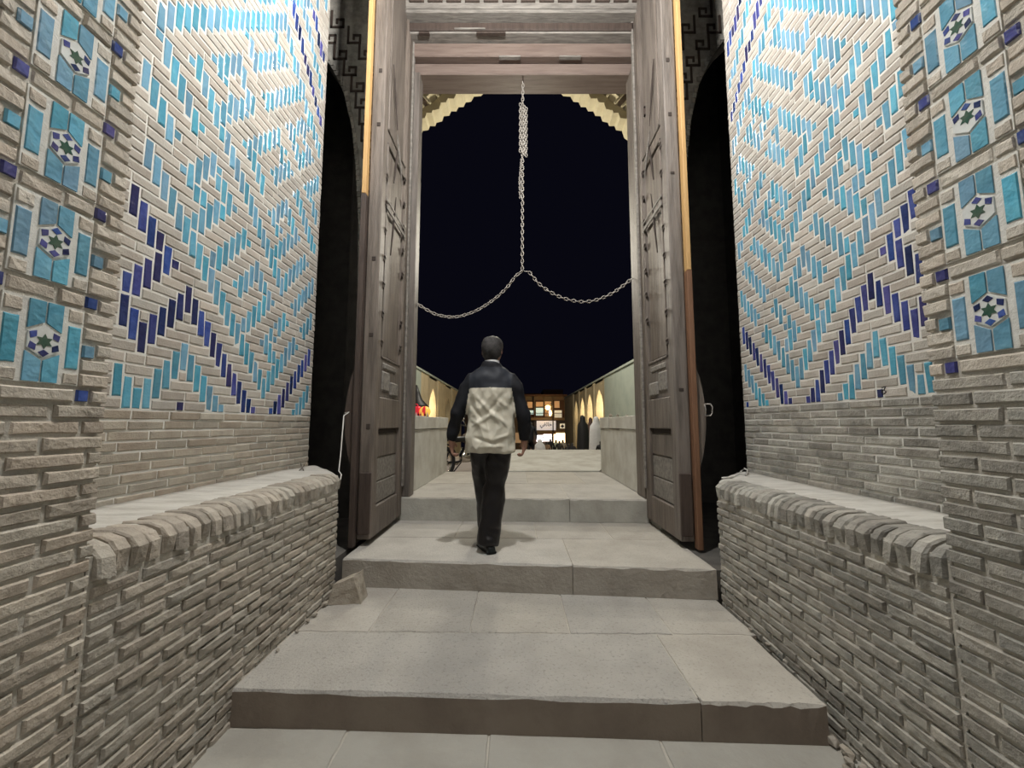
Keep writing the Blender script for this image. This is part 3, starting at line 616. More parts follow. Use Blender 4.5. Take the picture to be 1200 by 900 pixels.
# first step: one long slab and a short one in front, three tooled slabs and plain ends behind
front = strip(1.994, 1.885, 2.52, 2.48, [.80], -1.298, 1.335)
rear = strip(2.52, 2.48, 3.20, 2.97, [-.86, -.27, .31, .90], -1.285, 1.375)
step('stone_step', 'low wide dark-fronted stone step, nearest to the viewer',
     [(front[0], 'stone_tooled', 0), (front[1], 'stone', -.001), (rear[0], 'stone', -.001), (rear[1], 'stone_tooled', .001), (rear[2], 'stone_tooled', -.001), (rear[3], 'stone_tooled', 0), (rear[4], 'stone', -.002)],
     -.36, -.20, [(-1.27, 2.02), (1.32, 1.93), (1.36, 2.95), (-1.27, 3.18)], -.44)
front = strip(3.185, 2.945, 3.78, 3.68, [.40], -1.30, 1.385)
rear = strip(3.78, 3.68, 4.43, 4.31, [-.55, .18, .85], -1.34, 1.42)
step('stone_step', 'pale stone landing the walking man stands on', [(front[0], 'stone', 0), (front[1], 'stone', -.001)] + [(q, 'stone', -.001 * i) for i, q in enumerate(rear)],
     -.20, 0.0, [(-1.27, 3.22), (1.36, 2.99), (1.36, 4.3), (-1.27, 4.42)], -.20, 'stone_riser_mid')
front = strip(4.41, 4.29, 4.67, 4.67, [-.25, .55], -1.265, 1.365) + strip(4.67, 4.67, 5.45, 5.40, [-.25, .55], -1.62, 1.80)
rear = strip(5.45, 5.40, 6.76, 6.72, [-.6, .15, .9], -1.62, 1.80)
step('stone_step', 'raised threshold step between the door posts', [(q, 'stone', -.001 * i) for i, q in enumerate(front)] + [(q, 'stone', -.001 * i) for i, q in enumerate(rear)],
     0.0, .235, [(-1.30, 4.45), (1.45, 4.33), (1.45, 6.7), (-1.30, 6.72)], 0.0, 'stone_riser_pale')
for s in (-1, 1):
    mb = MB(); mb.box(min(s * 1.38, s * 3), max(s * 1.38, s * 3), 3.0, 5.6, -.45, -.02)
    mb.build('floor_recess', M['brick_dark'], kind='structure', label='shaded floor of the recess behind the %s door leaf' % ('left' if s < 0 else 'right'))  # same darkened brick, recess shade in the colour

# rock on the first step and rubble along the wall feet
def rock(name, c, r, seed, parent=None, mt='rock', squash=(1, 1, 1), **kw):
    bm = bmesh.new(); bmesh.ops.create_icosphere(bm, subdivisions=2 if r > .05 else 1, radius=1)
    for v in bm.verts:
        d = v.co.normalized(); q = 1 + .38 * noise.noise(d * 1.3 + Vector((seed, 0, 0))) + .12 * noise.noise(d * 4 + Vector((seed, 3, 0)))
        m_ = max(abs(d.x), abs(d.y), abs(d.z)); q *= (.72 + .28 / m_ * .9)
        v.co = Vector((d.x * q * r * squash[0], d.y * q * r * squash[1], d.z * q * r * squash[2]))
    me = bpy.data.meshes.new(name); bm.to_mesh(me); bm.free(); me.materials.append(M[mt])
    zmin = min(v.co.z for v in me.vertices)
    return link(name, me, parent, M=Matrix.Translation(Vector(c) - Vector((0, 0, zmin))), **kw)
bm = bmesh.new()
prof = [(-.11, -.07), (.10, -.08), (.115, .06), (-.07, .09)]
vb = [bm.verts.new((x, y, 0)) for x, y in prof]; vt = [bm.verts.new((x, y, z)) for x, y, z in ((-.095, -.055, .115), (.045, -.06, .165), (.085, .04, .185), (-.045, .07, .125))]
bm.faces.new(vb[::-1]); bm.faces.new(vt)
for i in range(4): bm.faces.new((vb[i], vb[(i + 1) % 4], vt[(i + 1) % 4], vt[i]))
bmesh.ops.subdivide_edges(bm, edges=bm.edges[:], cuts=4, use_grid_fill=True)
for v in bm.verts:
    n = noise.noise_vector(v.co * 14); v.co += n * .010; v.co += noise.noise_vector(v.co * 45) * .004
    if v.co.z < .012: v.co.z = 0
me = bpy.data.meshes.new('loose_rock'); bm.to_mesh(me); bm.free(); me.materials.append(M['rock'])
link('loose_rock', me, label='loose chunk of broken stone lying at the left end of the first step', category='rock', M=Matrix.Translation(P(405, 706, Z=-.20) + Vector((0, .04, .001))) @ Matrix.Rotation(.15, 4, 'Z'))
for i, (x, y, z, r) in enumerate([(1.352, 1.98, -.36, .030), (1.345, 1.90, -.36, .034), (1.36, 1.83, -.36, .026), (1.335, 1.79, -.36, .020), (1.35, 1.72, -.36, .030), (1.30, 1.76, -.36, .014), (1.355, 2.20, -.20, .012),
                                  (1.36, 2.35, -.20, .014), (1.362, 2.52, -.20, .013), (-1.26, 2.70, -.20, .018), (-1.262, 2.62, -.20, .014), (-1.265, 2.50, -.20, .013), (-1.262, 2.30, -.20, .012), (-1.265, 2.85, -.20, .022), (-1.26, 2.98, -.20, .020)]):
    side = 'right' if x > 0 else 'left'; low = z < -.3; nth = ('largest flat', 'second', 'third', 'fourth', 'fifth', 'sixth')[i if low else (i - 6) % 3 if x > 0 else i - 9]
    rock('rubble_piece', (x, y, z + .001), r, i * 3.1, squash=(.8, 1.3, .8), label='%s bit of rubble at the foot of the %s bench %s' % (nth, side, 'below the first step' if low else 'on the step'), category='rubble', group='rubble at the foot of the %s bench %s' % (side, 'below the first step' if low else 'on the first step'))

# ------------------------------------------------------------------ door leaves
def door_leaf(n, s, xi, yn, yf, label):
    """leaf opened flat along the passage. xi: inner face, yn/yf: near and far edges"""
    zb, zt = .055, 6.05; th = .115
    e = bpy.data.objects.new('door_%d' % n, None); COL.objects.link(e); e.location = (xi, yf, zb); tag(e, label, kind='structure'); inv = at0(e)
    def F(mb): mb.v = [tuple(inv @ Vector(v)) for v in mb.v]; return mb
    def bx(mb, u0, u1, z0, z1, n0, n1, c=.005):
        """u along the leaf from its near edge, n outwards from the inner face (towards the passage)"""
        a, b = sorted((xi - s * n0, xi - s * n1)); mb.cbox(a, b, yn + u0, yn + u1, z0, z1, c); return mb
    L = yf - yn
    m = MB(); bx(m, .03, L - .005, zb + .01, zt, -th + .02, -.040, .004); F(m).build('core_board', M['wood'], e)
    m = MB(); bx(m, 0, .13, zb, zt, -th, 0, .010); F(m).build('stile', M['wood'], e)
    m = MB(); bx(m, L - .15, L, zb, zt, -th, 0, .008); F(m).build('stile', M['wood'], e)
    m = MB(); bx(m, L - .045, L + .01, zb + .3, zt, 0, .022, .006); F(m).build('edge_moulding', M['wood_grey'], e)
    # lower panel: sill rail, three planks, mid rail
    for i, (z0, z1, nn, mt) in enumerate([(zb, .30, -.004, 'wood'), (.31, .49, -.026, 'wood_grey'), (.50, .70, -.030, 'wood_grey'), (.71, .905, -.024, 'wood')]):
        m = MB(); bx(m, .135, L - .155, z0, z1, -.055, nn, .006); F(m).build('plank', M[mt], e)
    m = MB(); bx(m, .13, L - .15, .915, .955, -.06, -.036, .004); F(m).build('shadow_gap', M['slot'], e)
    m = MB(); bx(m, .131, L - .151, .96, 1.24, -.06, -.001, .007); F(m).build('rail', M['wood'], e)
    # worn diagonal block pieces above the mid rail
    m = MB()
    for u0, u1, z0, z1, n_ in ((.20, .40, 1.30, 1.48, .012), (.43, .66, 1.27, 1.40, .018), (.22, .62, 1.50, 1.56, .008)): bx(m, u0, min(u1, L - .17), z0, z1, -.05, n_ - .01, .012)
    F(m).build('repair_block', M['wood_grey'], e)
    # long upper panels with mouldings
    for z0, z1 in ((1.62, 3.62), (3.80, 5.85)):
        m = MB(); bx(m, .20, L - .22, z0, z1, -.05, -.022, .006); F(m).build('panel', M['wood'], e)
        m = MB()
        for u in (.165, L - .19): bx(m, u, u + .022, z0 - .03, z1 + .03, -.05, -.004, .005)
        for z in (z0 - .03, z1 + .01): bx(m, .165, L - .168, z, z + .022, -.05, -.004, .005)
        F(m).build('panel_moulding', M['wood'], e)
    for z0, z1 in ((1.24, 1.60), (3.64, 3.76), (5.88, 6.05)):
        m = MB(); bx(m, .131, L - .151, z0, z1, -.06, -.012, .006); F(m).build('rail', M['wood'], e)
    # mortise slots with lifted wedges, in two columns
    k = 0
    for z in (1.72, 1.98, 2.25, 2.50, 2.76, 3.02, 3.28, 3.55):
        for u in (.115 + .02, L - .20):
            if (k * 7 + n) % 9 == 0: k += 1; continue
            zz = z + (.06 if u > .4 else 0)
            m = MB(); Mx = Matrix.Translation(Vector((xi - s * .0, yn + u, zz))) @ Matrix.Rotation(-.35 * 1, 4, 'X')
            m.cbox(-.006, .006, -.020, .020, -.030, .030, .003, M=Mx); F(m).build('mortise', M['slot'], e)
            m = MB(); Mx = Matrix.Translation(Vector((xi - s * .008, yn + u - .008, zz + .020))) @ Matrix.Rotation(-.35, 4, 'X')
            m.cbox(-.006, .006, -.018, .024, -.008, .008, .002, M=Mx); F(m).build('wedge', M['wood'], e); k += 1
    # iron strap and the loose diagonal slivers above it
    m = MB(); bx(m, .14, L - .17, 2.98, 3.02, 0, .010, .003); bx(m, .14, L - .17, 3.06, 3.085, 0, .008, .003); F(m).build('strap', M['wood_grey'], e)
    for i, (u0, z0, u1, z1) in enumerate([(.30, 2.60, .42, 3.25), (.40, 3.9, .62, 3.5), (.22, 4.5, .40, 3.95), (.34, 3.35, .42, 3.75)]):
        a = Vector((xi - s * .002, yn + u0, z0)); b = Vector((xi - s * .002, yn + u1, z1)); d = (b - a)
        m = MB(); m.tube([a, a + d * .5, b], [.006, .011, .004], 5, flat=.6); F(m).build('crack_sliver', M['slot'] if i != 1 else M['wood_grey'], e)
    # outer edge: repair plate, hinge post, pine strip
    m = MB(); a, b = sorted((xi + s * .005, xi + s * (th - .01))); m.cbox(a, b, yn - .014, yn + .004, .10, .60, .006); F(m).build('edge_plate', M['wood_dark'], e)
    m = MB()
    for z in (.42, .86, 1.3, 1.78, 2.35, 3.1, 3.6, 4.2):
        if int(z * 10) % 3 == n % 3: continue
        zz = z + (.05 if s > 0 else 0) + .1 * math.sin(z * 9); m.cbox(min(xi + s * .03, xi + s * (.06 + .02 * (z % .7))), max(xi + s * .03, xi + s * (.06 + .02 * (z % .7))), yn - .004, yn + .004, zz, zz + .02 + .025 * abs(math.sin(z * 5)), .002)
    F(m).build('edge_notches', M['slot'], e)
    x0 = xi + s * (th + .004); x1 = xi + s * (th + .048)
    a, b = sorted((x0, x1)); zsplit = 3.02 if s < 0 else 2.3
    m = MB(); m.cbox(a, b, yn - .05, yn + .02, -.0 + .003, zsplit, .004); F(m).build('edge_strip', M['wood_red'] if s > 0 else M['wood_dark'], e, label='reddish brown strip along the outer edge')
    m = MB(); m.cbox(a + (.004), b - .004, yn - .05, yn + .02, zsplit + .002, zt, .004); F(m).build('edge_strip', M['wood_yellow'], e, label='fresh yellow pine strip along the outer edge')
    # bowed brace behind the strip
    m = MB(); poly = []
    for i in range(13):
        t = i / 12; poly.append((x1 + s * (.075 * math.sin(math.pi * t) ** .8), .62 + .88 * t))
    poly = [(x1, .62)] + poly[1:-1] + [(x1, 1.50)]
    m.prism(poly, yn - .02, yn + .03, 'y'); F(m).build('bowed_brace', M['wood_dark'] if s < 0 else M['wood'], e)
    if s > 0:
        m = MB(); c = P(829, 480, Y=yn - .06); m.tube([c + Vector((-.02, 0, .045)), c + Vector((.022, -.012, .045)), c + Vector((.032, -.016, .02)), c + Vector((.032, -.016, -.03)), c + Vector((.018, -.012, -.05)), c + Vector((-.02, 0, -.05)), c + Vector((-.014, 0, 0)), c + Vector((-.02, 0, .045))], .0055, 6)
        F(m).build('ring_handle', M['chain'], e, smooth=True, label='pale metal ring handle')
    return e
door_leaf(1, -1, -1.20, 3.48, 4.40, 'left wooden door leaf standing open, grey and weathered, with dark edge strip')
door_leaf(2, 1, 1.325, 3.42, 4.28, 'right wooden door leaf standing open, grey and weathered, with reddish edge strip and ring handle')

# ------------------------------------------------------------------ door frame and lintel
fr = thing('door_frame', (.08, 4.5, .235), 'wooden door frame with stepped heavy lintel beams over the opening', 'door frame'); inv = at0(fr)
def FB(name, x0, x1, y0, y1, z0, z1, mt, c=.008, **kw):
    m = MB(); m.cbox(x0, x1, y0, y1, z0, z1, c); m.v = [tuple(inv @ Vector(v)) for v in m.v]; return m.build(name, M[mt], fr, **kw)
FB('post', -1.265, -1.125, 4.43, 4.60, .236, 5.10, 'wood'); FB('post', 1.325, 1.46, 4.31, 4.60, .236, 5.10, 'wood')
FB('beam', -1.5, 1.7, 4.45, 4.75, 5.085, 5.225, 'wood_lin', .010, label='reddish brown lowest lintel beam')
FB('beam', -1.5, 1.7, 4.36, 4.75, 5.232, 5.40, 'wood_lin', .012)
FB('board', -1.5, 1.7, 4.25, 4.75, 5.405, 5.43, 'wood_grey', .004)
FB('beam', -1.5, 1.7, 4.235, 4.75, 5.435, 5.53, 'wood_dark', .012)
FB('board', -1.5, 1.7, 4.13, 4.75, 5.535, 5.575, 'wood_grey', .006)
FB('beam', -1.5, 1.7, 4.12, 4.75, 5.58, 6.6, 'wood_grey', .01)
x = -1.18
while x < 1.35:
    FB('carved_box', x, x + .16, 4.098, 4.13, 5.64, 5.80, 'wood_dark', .004); FB('carved_rim', x - .012, x + .172, 4.104, 4.13, 5.81, 5.835, 'wood_grey', .004); x += .205
for x0, x1, z, mt in ((-.45, -.12, 5.402, 'wood_dark'), (-1.1, -.98, 5.40, 'wood_dark'), (-.70, -.35, 5.45, 'wood_grey'), (-.2, .05, 5.228, 'wood_grey'), (.5, .75, 5.228, 'wood_grey')):
    FB('splinter', x0, x1, 4.228 if z > 5.3 else 4.352, 4.27 if z > 5.3 else 4.40, z - .012, z + .006, mt, .003)

# ------------------------------------------------------------------ outer arch with ribbed vault cells
YA = 5.8
edge = [P(a, b, Y=YA) for a, b in ((478, 152), (490, 137), (499, 131), (507, 127), (516, 119), (525, 113), (534, 108), (543, 102), (553, 95), (568, 88), (585, 79), (600, 73))]
ed = [(p.x, p.z) for p in edge]; mid = .095
left = [(-1.80, 4.55), (-1.72, 4.95)] + ed
full = left + [(mid, ed[-1][1] + .03)] + [(2 * mid - a, b) for a, b in reversed(left)]
ar = thing('vault_arch', (mid, YA, .235), 'cream pointed arch with ribbed vault cells beyond the lintel', 'arch'); inv = at0(ar)
def AF(m): m.v = [tuple(inv @ Vector(v)) for v in m.v]; return m
m = MB(); poly = full + [(3.2, 4.55), (3.2, 7.6), (-3.0, 7.6), (-3.0, 4.55)]
# spandrel as strips, so that every face stays convex
k_ = (YA + .6) / YA * 1.015
back = [((a - .0) * k_, 1 + (b - 1) * k_) for a, b in full]
for (a, b), (c, d) in zip(back, back[1:]):
    if abs(c - a) < 1e-6: continue
    m.prism([(a, b), (c, d), (c, 8.4), (a, 8.4)], YA + .26, YA + .6, 'y')
m.box(-3.0, back[0][0], YA + .26, YA + .6, 3.0, 8.4); m.box(back[-1][0], 3.2, YA + .26, YA + .6, 3.0, 8.4)
AF(m).build('spandrel', M['cream'], ar)
m = MB(); m.box(-2.3, -1.80, YA - .1, YA + .6, -.2, 4.6); AF(m).build('pier', M['cream'], ar); m = MB(); m.box(2.02, 2.5, YA - .1, YA + .6, -.2, 4.6); AF(m).build('pier', M['cream'], ar)
for sgn in (-1, 1):
    mx = (lambda x: x) if sgn < 0 else (lambda x: 2 * mid - x)
    pts = [Vector((mx(a), 0, b)) for a, b in ed[:-1]]; cen = Vector((mid, 0, 4.4))
    for i, (a, b) in enumerate(zip(pts, pts[1:])):
        o1, o2 = (a - cen).normalized(), (b - cen).normalized()
        # toothed rim brick
        m = MB(); q = [a - o1 * .0, (a + b) / 2 - o1 * .045, b - o2 * .0, b + o2 * .10, a + o1 * .10]
        m.prism([(v.x, v.z) for v in q], YA + .02 + .02 * (i % 2), YA + .30, 'y'); AF(m).build('rim_tooth', M['cream'], ar)
        # cell infill, alternately olive and mauve, sloping back
        r0, r1 = .12, .42 + .1 * (i % 3)
        q = [a + o1 * r0, b + o2 * r0, b + o2 * r1, (a + b) / 2 + o1 * (r1 + .12), a + o1 * r1]
        m = MB(); m.prism([(v.x, v.z) for v in q], YA - .06 - .05 * (i % 2), YA + .30, 'y'); AF(m).build('cell', M[('olive', 'cream', 'mauve', 'cream', 'olive')[i % 5]], ar)
        m = MB(); a3 = a + Vector((0, YA - .08, 0)); m.tube([a3 + o1 * .02, a3 + o1 * .25 + Vector((0, -.06, 0)), a3 + o1 * .62 + Vector((0, -.22, 0))], [.018, .022, .03], 6); AF(m).build('rib', M['cream'], ar, smooth=True)
        if i % 3 == 1:
            m = MB(); d1 = o1 * .34; m.tube([a3 + d1 + Vector((0, -.05, 0)), (a3 + Vector((b.x - a.x, 0, b.z - a.z)) * .5) + o1 * .50 + Vector((0, -.05, 0)), Vector((b.x, YA - .08, b.z)) + o2 * .34 + Vector((0, -.05, 0))], .018, 6); AF(m).build('rib', M['cream'], ar, smooth=True)

# ------------------------------------------------------------------ chain
def link_mesh():
    m = MB(); n = 12; a, b, r = .027, .015, .0055
    pts = []
    for k in range(n):
        t = 2 * math.pi * k / n; x = math.copysign(abs(math.cos(t)) ** .7, math.cos(t)) * b; z = math.sin(t) * a; pts.append(Vector((x, 0, z)))
    vs = []; fs = []
    for k in range(n):
        d = (pts[(k + 1) % n] - pts[k - 1]).normalized(); nn = Vector((0, 1, 0)); bb = d.cross(nn)
        for j in range(5):
            q = 2 * math.pi * j / 5; vs.append(pts[k] + r * (math.cos(q) * nn + math.sin(q) * bb))
    for k in range(n):
        for j in range(5): fs.append((k * 5 + j, k * 5 + (j + 1) % 5, ((k + 1) % n) * 5 + (j + 1) % 5, ((k + 1) % n) * 5 + j))
    m.add(vs, fs); return m.mesh('link', M['chain'], True)
LINK = link_mesh()
YC = 4.56
hub = P(613, 319, Y=YC)
chain = thing('hanging_chain', P(613, 88, Y=YC), 'long grey iron chain hanging from the lintel and forking into two swags', 'chain'); inv = at0(chain)
def run_links(pts, roll=0.0, name='link', sc=1.0):
    pts = [Vector(p) for p in pts]; seg = [0]
    for a, b in zip(pts, pts[1:]): seg.append(seg[-1] + (b - a).length)
    step_ = .0435 * sc; d = step_ * .5; k = 0
    while d < seg[-1]:
        i = max(j for j in range(len(seg) - 1) if seg[j] <= d); t = (d - seg[i]) / (seg[i + 1] - seg[i]); p = pts[i].lerp(pts[i + 1], t)
        dr = (pts[i + 1] - pts[i]).normalized(); q = dr.to_track_quat('Z', 'Y').to_matrix().to_4x4()
        link(name, LINK, chain, M=inv @ Matrix.Translation(p) @ q @ Matrix.Rotation(roll + (math.pi / 2 if k % 2 else 0) + .35, 4, 'Z') @ Matrix.Scale(sc, 4)); d += step_; k += 1
top = P(613, 87, Y=YC)
run_links([top, P(612.5, 120, Y=YC), P(612, 318, Y=YC)])
for dx, y0, y1 in ((-2.6, 121, 178), (1.8, 124, 182), (4.2, 126, 184)): run_links([P(612.5 + dx, y0, Y=YC - .02), P(612.3 + dx, y1, Y=YC - .02)], .8, sc=.95)
run_links([P(611, 186, Y=YC - .02), P(608.8, 212, Y=YC - .02), P(609.5, 232, Y=YC - .02)], .3, sc=.7)
def cat(a, b, low):
    out = []
    n = 40
    for i in range(n + 1):
        t = i / n; p = a.lerp(b, t); out.append(p)
    return out
def curve(pix):
    P3 = [P(x, y, Y=YC) for x, y in pix]; out = []
    for i in range(len(P3) - 1):
        p0, p1, p2, p3 = P3[max(i - 1, 0)], P3[i], P3[i + 1], P3[min(i + 2, len(P3) - 1)]
        for k in range(6):
            t = k / 6; out.append(.5 * ((2 * p1) + (p2 - p0) * t + (2 * p0 - 5 * p1 + 4 * p2 - p3) * t * t + (3 * p1 - p0 - 3 * p2 + p3) * t ** 3))
    return out + [P3[-1]]
run_links(curve([(612, 318), (604, 324), (594, 337), (580, 350), (562, 362), (545, 369), (530, 371.5), (513, 369), (500, 363), (489, 356)]))
run_links(curve([(615, 318), (621, 320), (631, 332), (646, 343), (662, 350), (680, 353.5), (697, 352), (715, 345), (730, 335), (742, 325)]))
for px, py in ((488, 358), (743, 325)):
    c = P(px, py, Y=YC); s_ = -1 if px < 600 else 1
    m = MB(); m.tube([c + Vector((-.02 * s_, 0, 0)), c + Vector((.03 * s_, 0, .01)), c + Vector((.06 * s_, 0, .0))], .008, 6); m.v = [tuple(inv @ Vector(v)) for v in m.v]; m.build('wall_hook', M['chain'], chain, smooth=True)

# cords
m = MB(); pts = [P(404, 484, Y=3.40), P(409, 483, Y=3.42), P(403, 487, Y=3.36), P(401, 510, Y=3.30), P(399, 535, Y=3.22), P(397, 552, Y=3.14), P(400, 556, Y=3.10), P(399, 562, Y=3.03)]
m.tube(pts, .0045, 6); m.build('white_cord', M['rope'], smooth=True, label='thin white cord hanging from the left door brace to the bench end', category='cord')
pts = [P(872, 549, Z=.625), P(868, 553, Z=.617), P(876, 551, Z=.64), P(874, 557, Z=.618), P(866, 556, Z=.617), P(858, 559, Z=.616), P(846, 560, Z=.616)]
m = MB(); m.tube([pts[2], pts[0], pts[1]], .006, 6); m.tube([pts[2], pts[3], pts[4], pts[5], pts[6]], .006, 6); m.build('knotted_cord', M['rope'], smooth=True, label='short knotted cord lying on the far end of the right bench', category='cord')
pts = [P(356, 546, Z=.64), P(352, 548, Z=.66), P(355, 550, Z=.645)]
m = MB(); m.tube([P(352, 541, Z=.70), P(353, 547, Z=.65), P(356, 551, Z=.642)], .004, 5); m.tube([P(359, 540, Z=.70), P(356, 546, Z=.65), P(351, 551, Z=.642)], .004, 5); m.build('wire_twist', M['iron'], smooth=True, label='twisted bit of wire on the far end of the left bench', category='wire')
# small pencilled mark on a brick of the right wall
c = P(1036, 458, X=RX - .0015); m = MB()
for a, b in (((-.012, .016), (.010, .020)), ((.010, .020), (.0, .004)), ((.0, .004), (.012, -.006)), ((.012, -.006), (-.006, -.018)), ((-.012, .004), (-.014, -.012)), ((-.004, .006), (-.010, -.004))):
    m.tube([c + Vector((0, -a[0], a[1])), c + Vector((0, -b[0], b[1]))], .0022, 5)
m.build('ink_mark', M['ink'], label='small dark scribbled mark on a brick under the right wall tiles', category='graffiti')

# ------------------------------------------------------------------ the walking man
def man():
    cx, cy = -.205, 3.36
    e = thing('person', (cx, cy, 0), 'man walking away with short greying hair, dark-yoked beige jacket and shiny dark trousers', 'person'); inv = at0(e)
    V = Vector
    # skeleton with radii -> one continuous body
    pts = {}; ed = []
    def add(n, p, r, par=None, r2=None): pts[n] = (V(p), r, r2 or r); ed.append((par, n)) if par else None
    add('pelvis', (cx, cy, .90), .115, r2=.095); add('belly', (cx, cy, 1.05), .115, 'pelvis', .09); add('chest', (cx, cy, 1.25), .125, 'belly', .09)
    add('nb', (cx, cy - .005, 1.425), .065, 'chest'); add('neck', (cx + .003, cy + .005, 1.51), .052, 'nb'); add('skull', (cx + .006, cy + .015, 1.60), .066, 'neck')
    for s, n, sh, el, wr in ((-1, 'l', (cx - .165, cy, 1.385), (-.478, cy - .01, 1.08), (-.530, cy + .025, .885)), (1, 'r', (cx + .165, cy, 1.385), (.058, cy - .01, 1.08), (.066, cy + .03, .885))):
        add(n + 'sh', sh, .055, 'chest'); add(n + 'el', el, .040, n + 'sh'); add(n + 'wr', wr, .031, n + 'el')
        w = V(wr); d = V((0.05 * -s, .10, -1)).normalized(); palm = w + d * .062
        add(n + 'pa', palm, .042, n + 'wr', .026)
        # a loosely curled hand: four fingers bending inward, thumb from the side near the palm base
        fw = V((0, 1, 0)); inn = V((-s, 0, 0))
        for k, (off, ln) in enumerate(((.030, .040), (.010, .045), (-.010, .042), (-.029, .033))):
            b = palm + d * .036 + fw * off; m1 = b + (d * .92 + inn * .28 - fw * .05).normalized() * ln; m2 = m1 + (d * .1 + inn * 1.0).normalized() * ln * .60; m3 = m2 + (d * -.85 + inn * .35).normalized() * ln * .45
            add('%sf%d0' % (n, k), b, .0115, n + 'pa'); add('%sf%d1' % (n, k), m1, .0105, '%sf%d0' % (n, k)); add('%sf%d2' % (n, k), m2, .0097, '%sf%d1' % (n, k)); add('%sf%d3' % (n, k), m3, .0085, '%sf%d2' % (n, k))
        t0 = w + d * .028 + fw * .026 + inn * .006; t1 = t0 + (d * .6 + fw * .55 + inn * .45).normalized() * .036; t2 = t1 + (d * .9 + inn * .5).normalized() * .028
        add(n + 't0', t0, .0115, n + 'pa'); add(n + 't1', t1, .0102, n + 't0'); add(n + 't2', t2, .0085, n + 't1')
    for n, hip, kn, an, toe in (('r', (cx + .085, cy, .86), (cx + .035, cy + .05, .49), (cx - .015, cy - .02, .105), (cx - .022, cy + .115, .045)), ('l', (cx - .085, cy, .86), (cx - .085, cy + .26, .53), (cx - .06, cy + .42, .125), (cx - .065, cy + .56, .055))):
        add(n + 'hip', hip, .080, 'pelvis'); add(n + 'kn', kn, .055, n + 'hip'); add(n + 'an', an, .036, n + 'kn'); add(n + 'toe', toe, .028, n + 'an')
    names = list(pts); idx = {k: i for i, k in enumerate(names)}
    me = bpy.data.meshes.new('t'); me.from_pydata([inv @ pts[k][0] for k in names], [(idx[a], idx[b]) for a, b in ed], [])
    def mods(o):
        o.modifiers.new('s', 'SKIN'); sv = o.data.skin_vertices[0].data
        for k in names: sv[idx[k]].radius = (pts[k][1], pts[k][2])
        sv[idx['pelvis']].use_root = True
        sb = o.modifiers.new('b', 'SUBSURF'); sb.levels = 1
    body = evaluated('body', me, mods, [M['skin']])
    # head with face, ears and nose, welded into the body mesh
    hx, hy = cx + .006, cy + .02
    hb = MB(); Hd = [(1.500, .050, .055, .004), (1.530, .056, .066, .006), (1.555, .066, .080, .010), (1.585, .072, .090, .006), (1.615, .076, .096, 0), (1.645, .077, .098, -.002), (1.675, .073, .093, -.004), (1.700, .060, .076, -.004), (1.717, .036, .046, -.004), (1.723, .010, .012, -.004)]
    hb.loft([(hx, hy + c, z, rx, ry, .92) for z, rx, ry, c in Hd])
    fy = hy + .090
    hb.tube([V((hx, fy - .004, 1.635)), V((hx, fy + .012, 1.605)), V((hx, fy + .016, 1.592))], [.006, .011, .012], 8)          # nose
    hb.tube([V((hx - .026, fy - .010, 1.558)), V((hx, fy - .003, 1.558)), V((hx + .026, fy - .010, 1.558))], [.003, .006, .003], 6)   # lips
    for s in (-1, 1):
        hb.tube([V((hx + s * .030, fy - .010, 1.618)), V((hx + s * .030, fy - .003, 1.618))], [.012, .008], 8)              # eyes
        for k in range(7):
            a0, a1 = math.pi * 2 * k / 7, math.pi * 2 * (k + 1) / 7
            f = lambda a: V((hx + s * .081, hy - .006 + .013 * math.cos(a), 1.605 + .028 * math.sin(a)))
            hb.tube([f(a0), f(a1)], .0052, 5)
        hb.tube([V((hx + s * .074, hy - .006, 1.605)), V((hx + s * .082, hy - .008, 1.605))], [.018, .010], 8)
    rot = Matrix.Translation(V((hx, hy, 1.6))) @ Matrix.Rotation(math.radians(-14), 4, 'Z') @ Matrix.Translation(-V((hx, hy, 1.6)))
    hb.v = [tuple(inv @ rot @ V(v)) for v in hb.v]; hm = hb.mesh('h', M['skin'], True)
    bm = bmesh.new(); bm.from_mesh(body); bm.from_mesh(hm)
    for f in bm.faces: f.smooth = True
    bm.to_mesh(body); bm.free()
    link('body', body, e)
    # hair: a cap over the crown, back and sides, short and uneven
    hr = MB(); n = 26; rows_ = 14; vs = []; fs = []
    for j in range(rows_ + 1):
        for i in range(n + 1):
            az = math.pi * (-.62 + 1.24 * i / n) - math.pi / 2     # behind the face
            front = abs(az + math.pi / 2) / (math.pi * .62)
            low = 1.515 + .012 * math.cos(front * 6) + (.115 * max(0, (front - .42) / .58) ** 1.1)
            t = j / rows_; z = low + (1.727 - low) * math.sin(t * math.pi / 2)
            # skull radius at this height
            rx = ry = .01
            for (a, b) in zip(Hd, Hd[1:]):
                if a[0] <= z <= b[0] + 1e-6:
                    q = (z - a[0]) / (b[0] - a[0]); rx = a[1] + (b[1] - a[1]) * q; ry = a[2] + (b[2] - a[2]) * q
            th = .011 if z > 1.55 else .006
            k_ = 0 if j == rows_ else 1
            nz = .005 * noise.noise(V((az * 3, z * 40, 1)))
            vs.append(V((hx + (rx * k_ + (th + nz) * k_) * math.cos(az), hy + (ry + th + nz) * k_ * math.sin(az), z + (.008 if j == rows_ else .004 * t))))
    for j in range(rows_):
        for i in range(n): fs.append((j * (n + 1) + i, j * (n + 1) + i + 1, (j + 1) * (n + 1) + i + 1, (j + 1) * (n + 1) + i))
    hr.add([inv @ rot @ v for v in vs], fs); o = hr.build('hair', M['hair'], e, smooth=True)
    sm = o.modifiers.new('thick', 'SOLIDIFY'); sm.thickness = .004
    # jacket: body loft + sleeves + collar fused by voxel remesh, then wrinkled
    jb = MB()
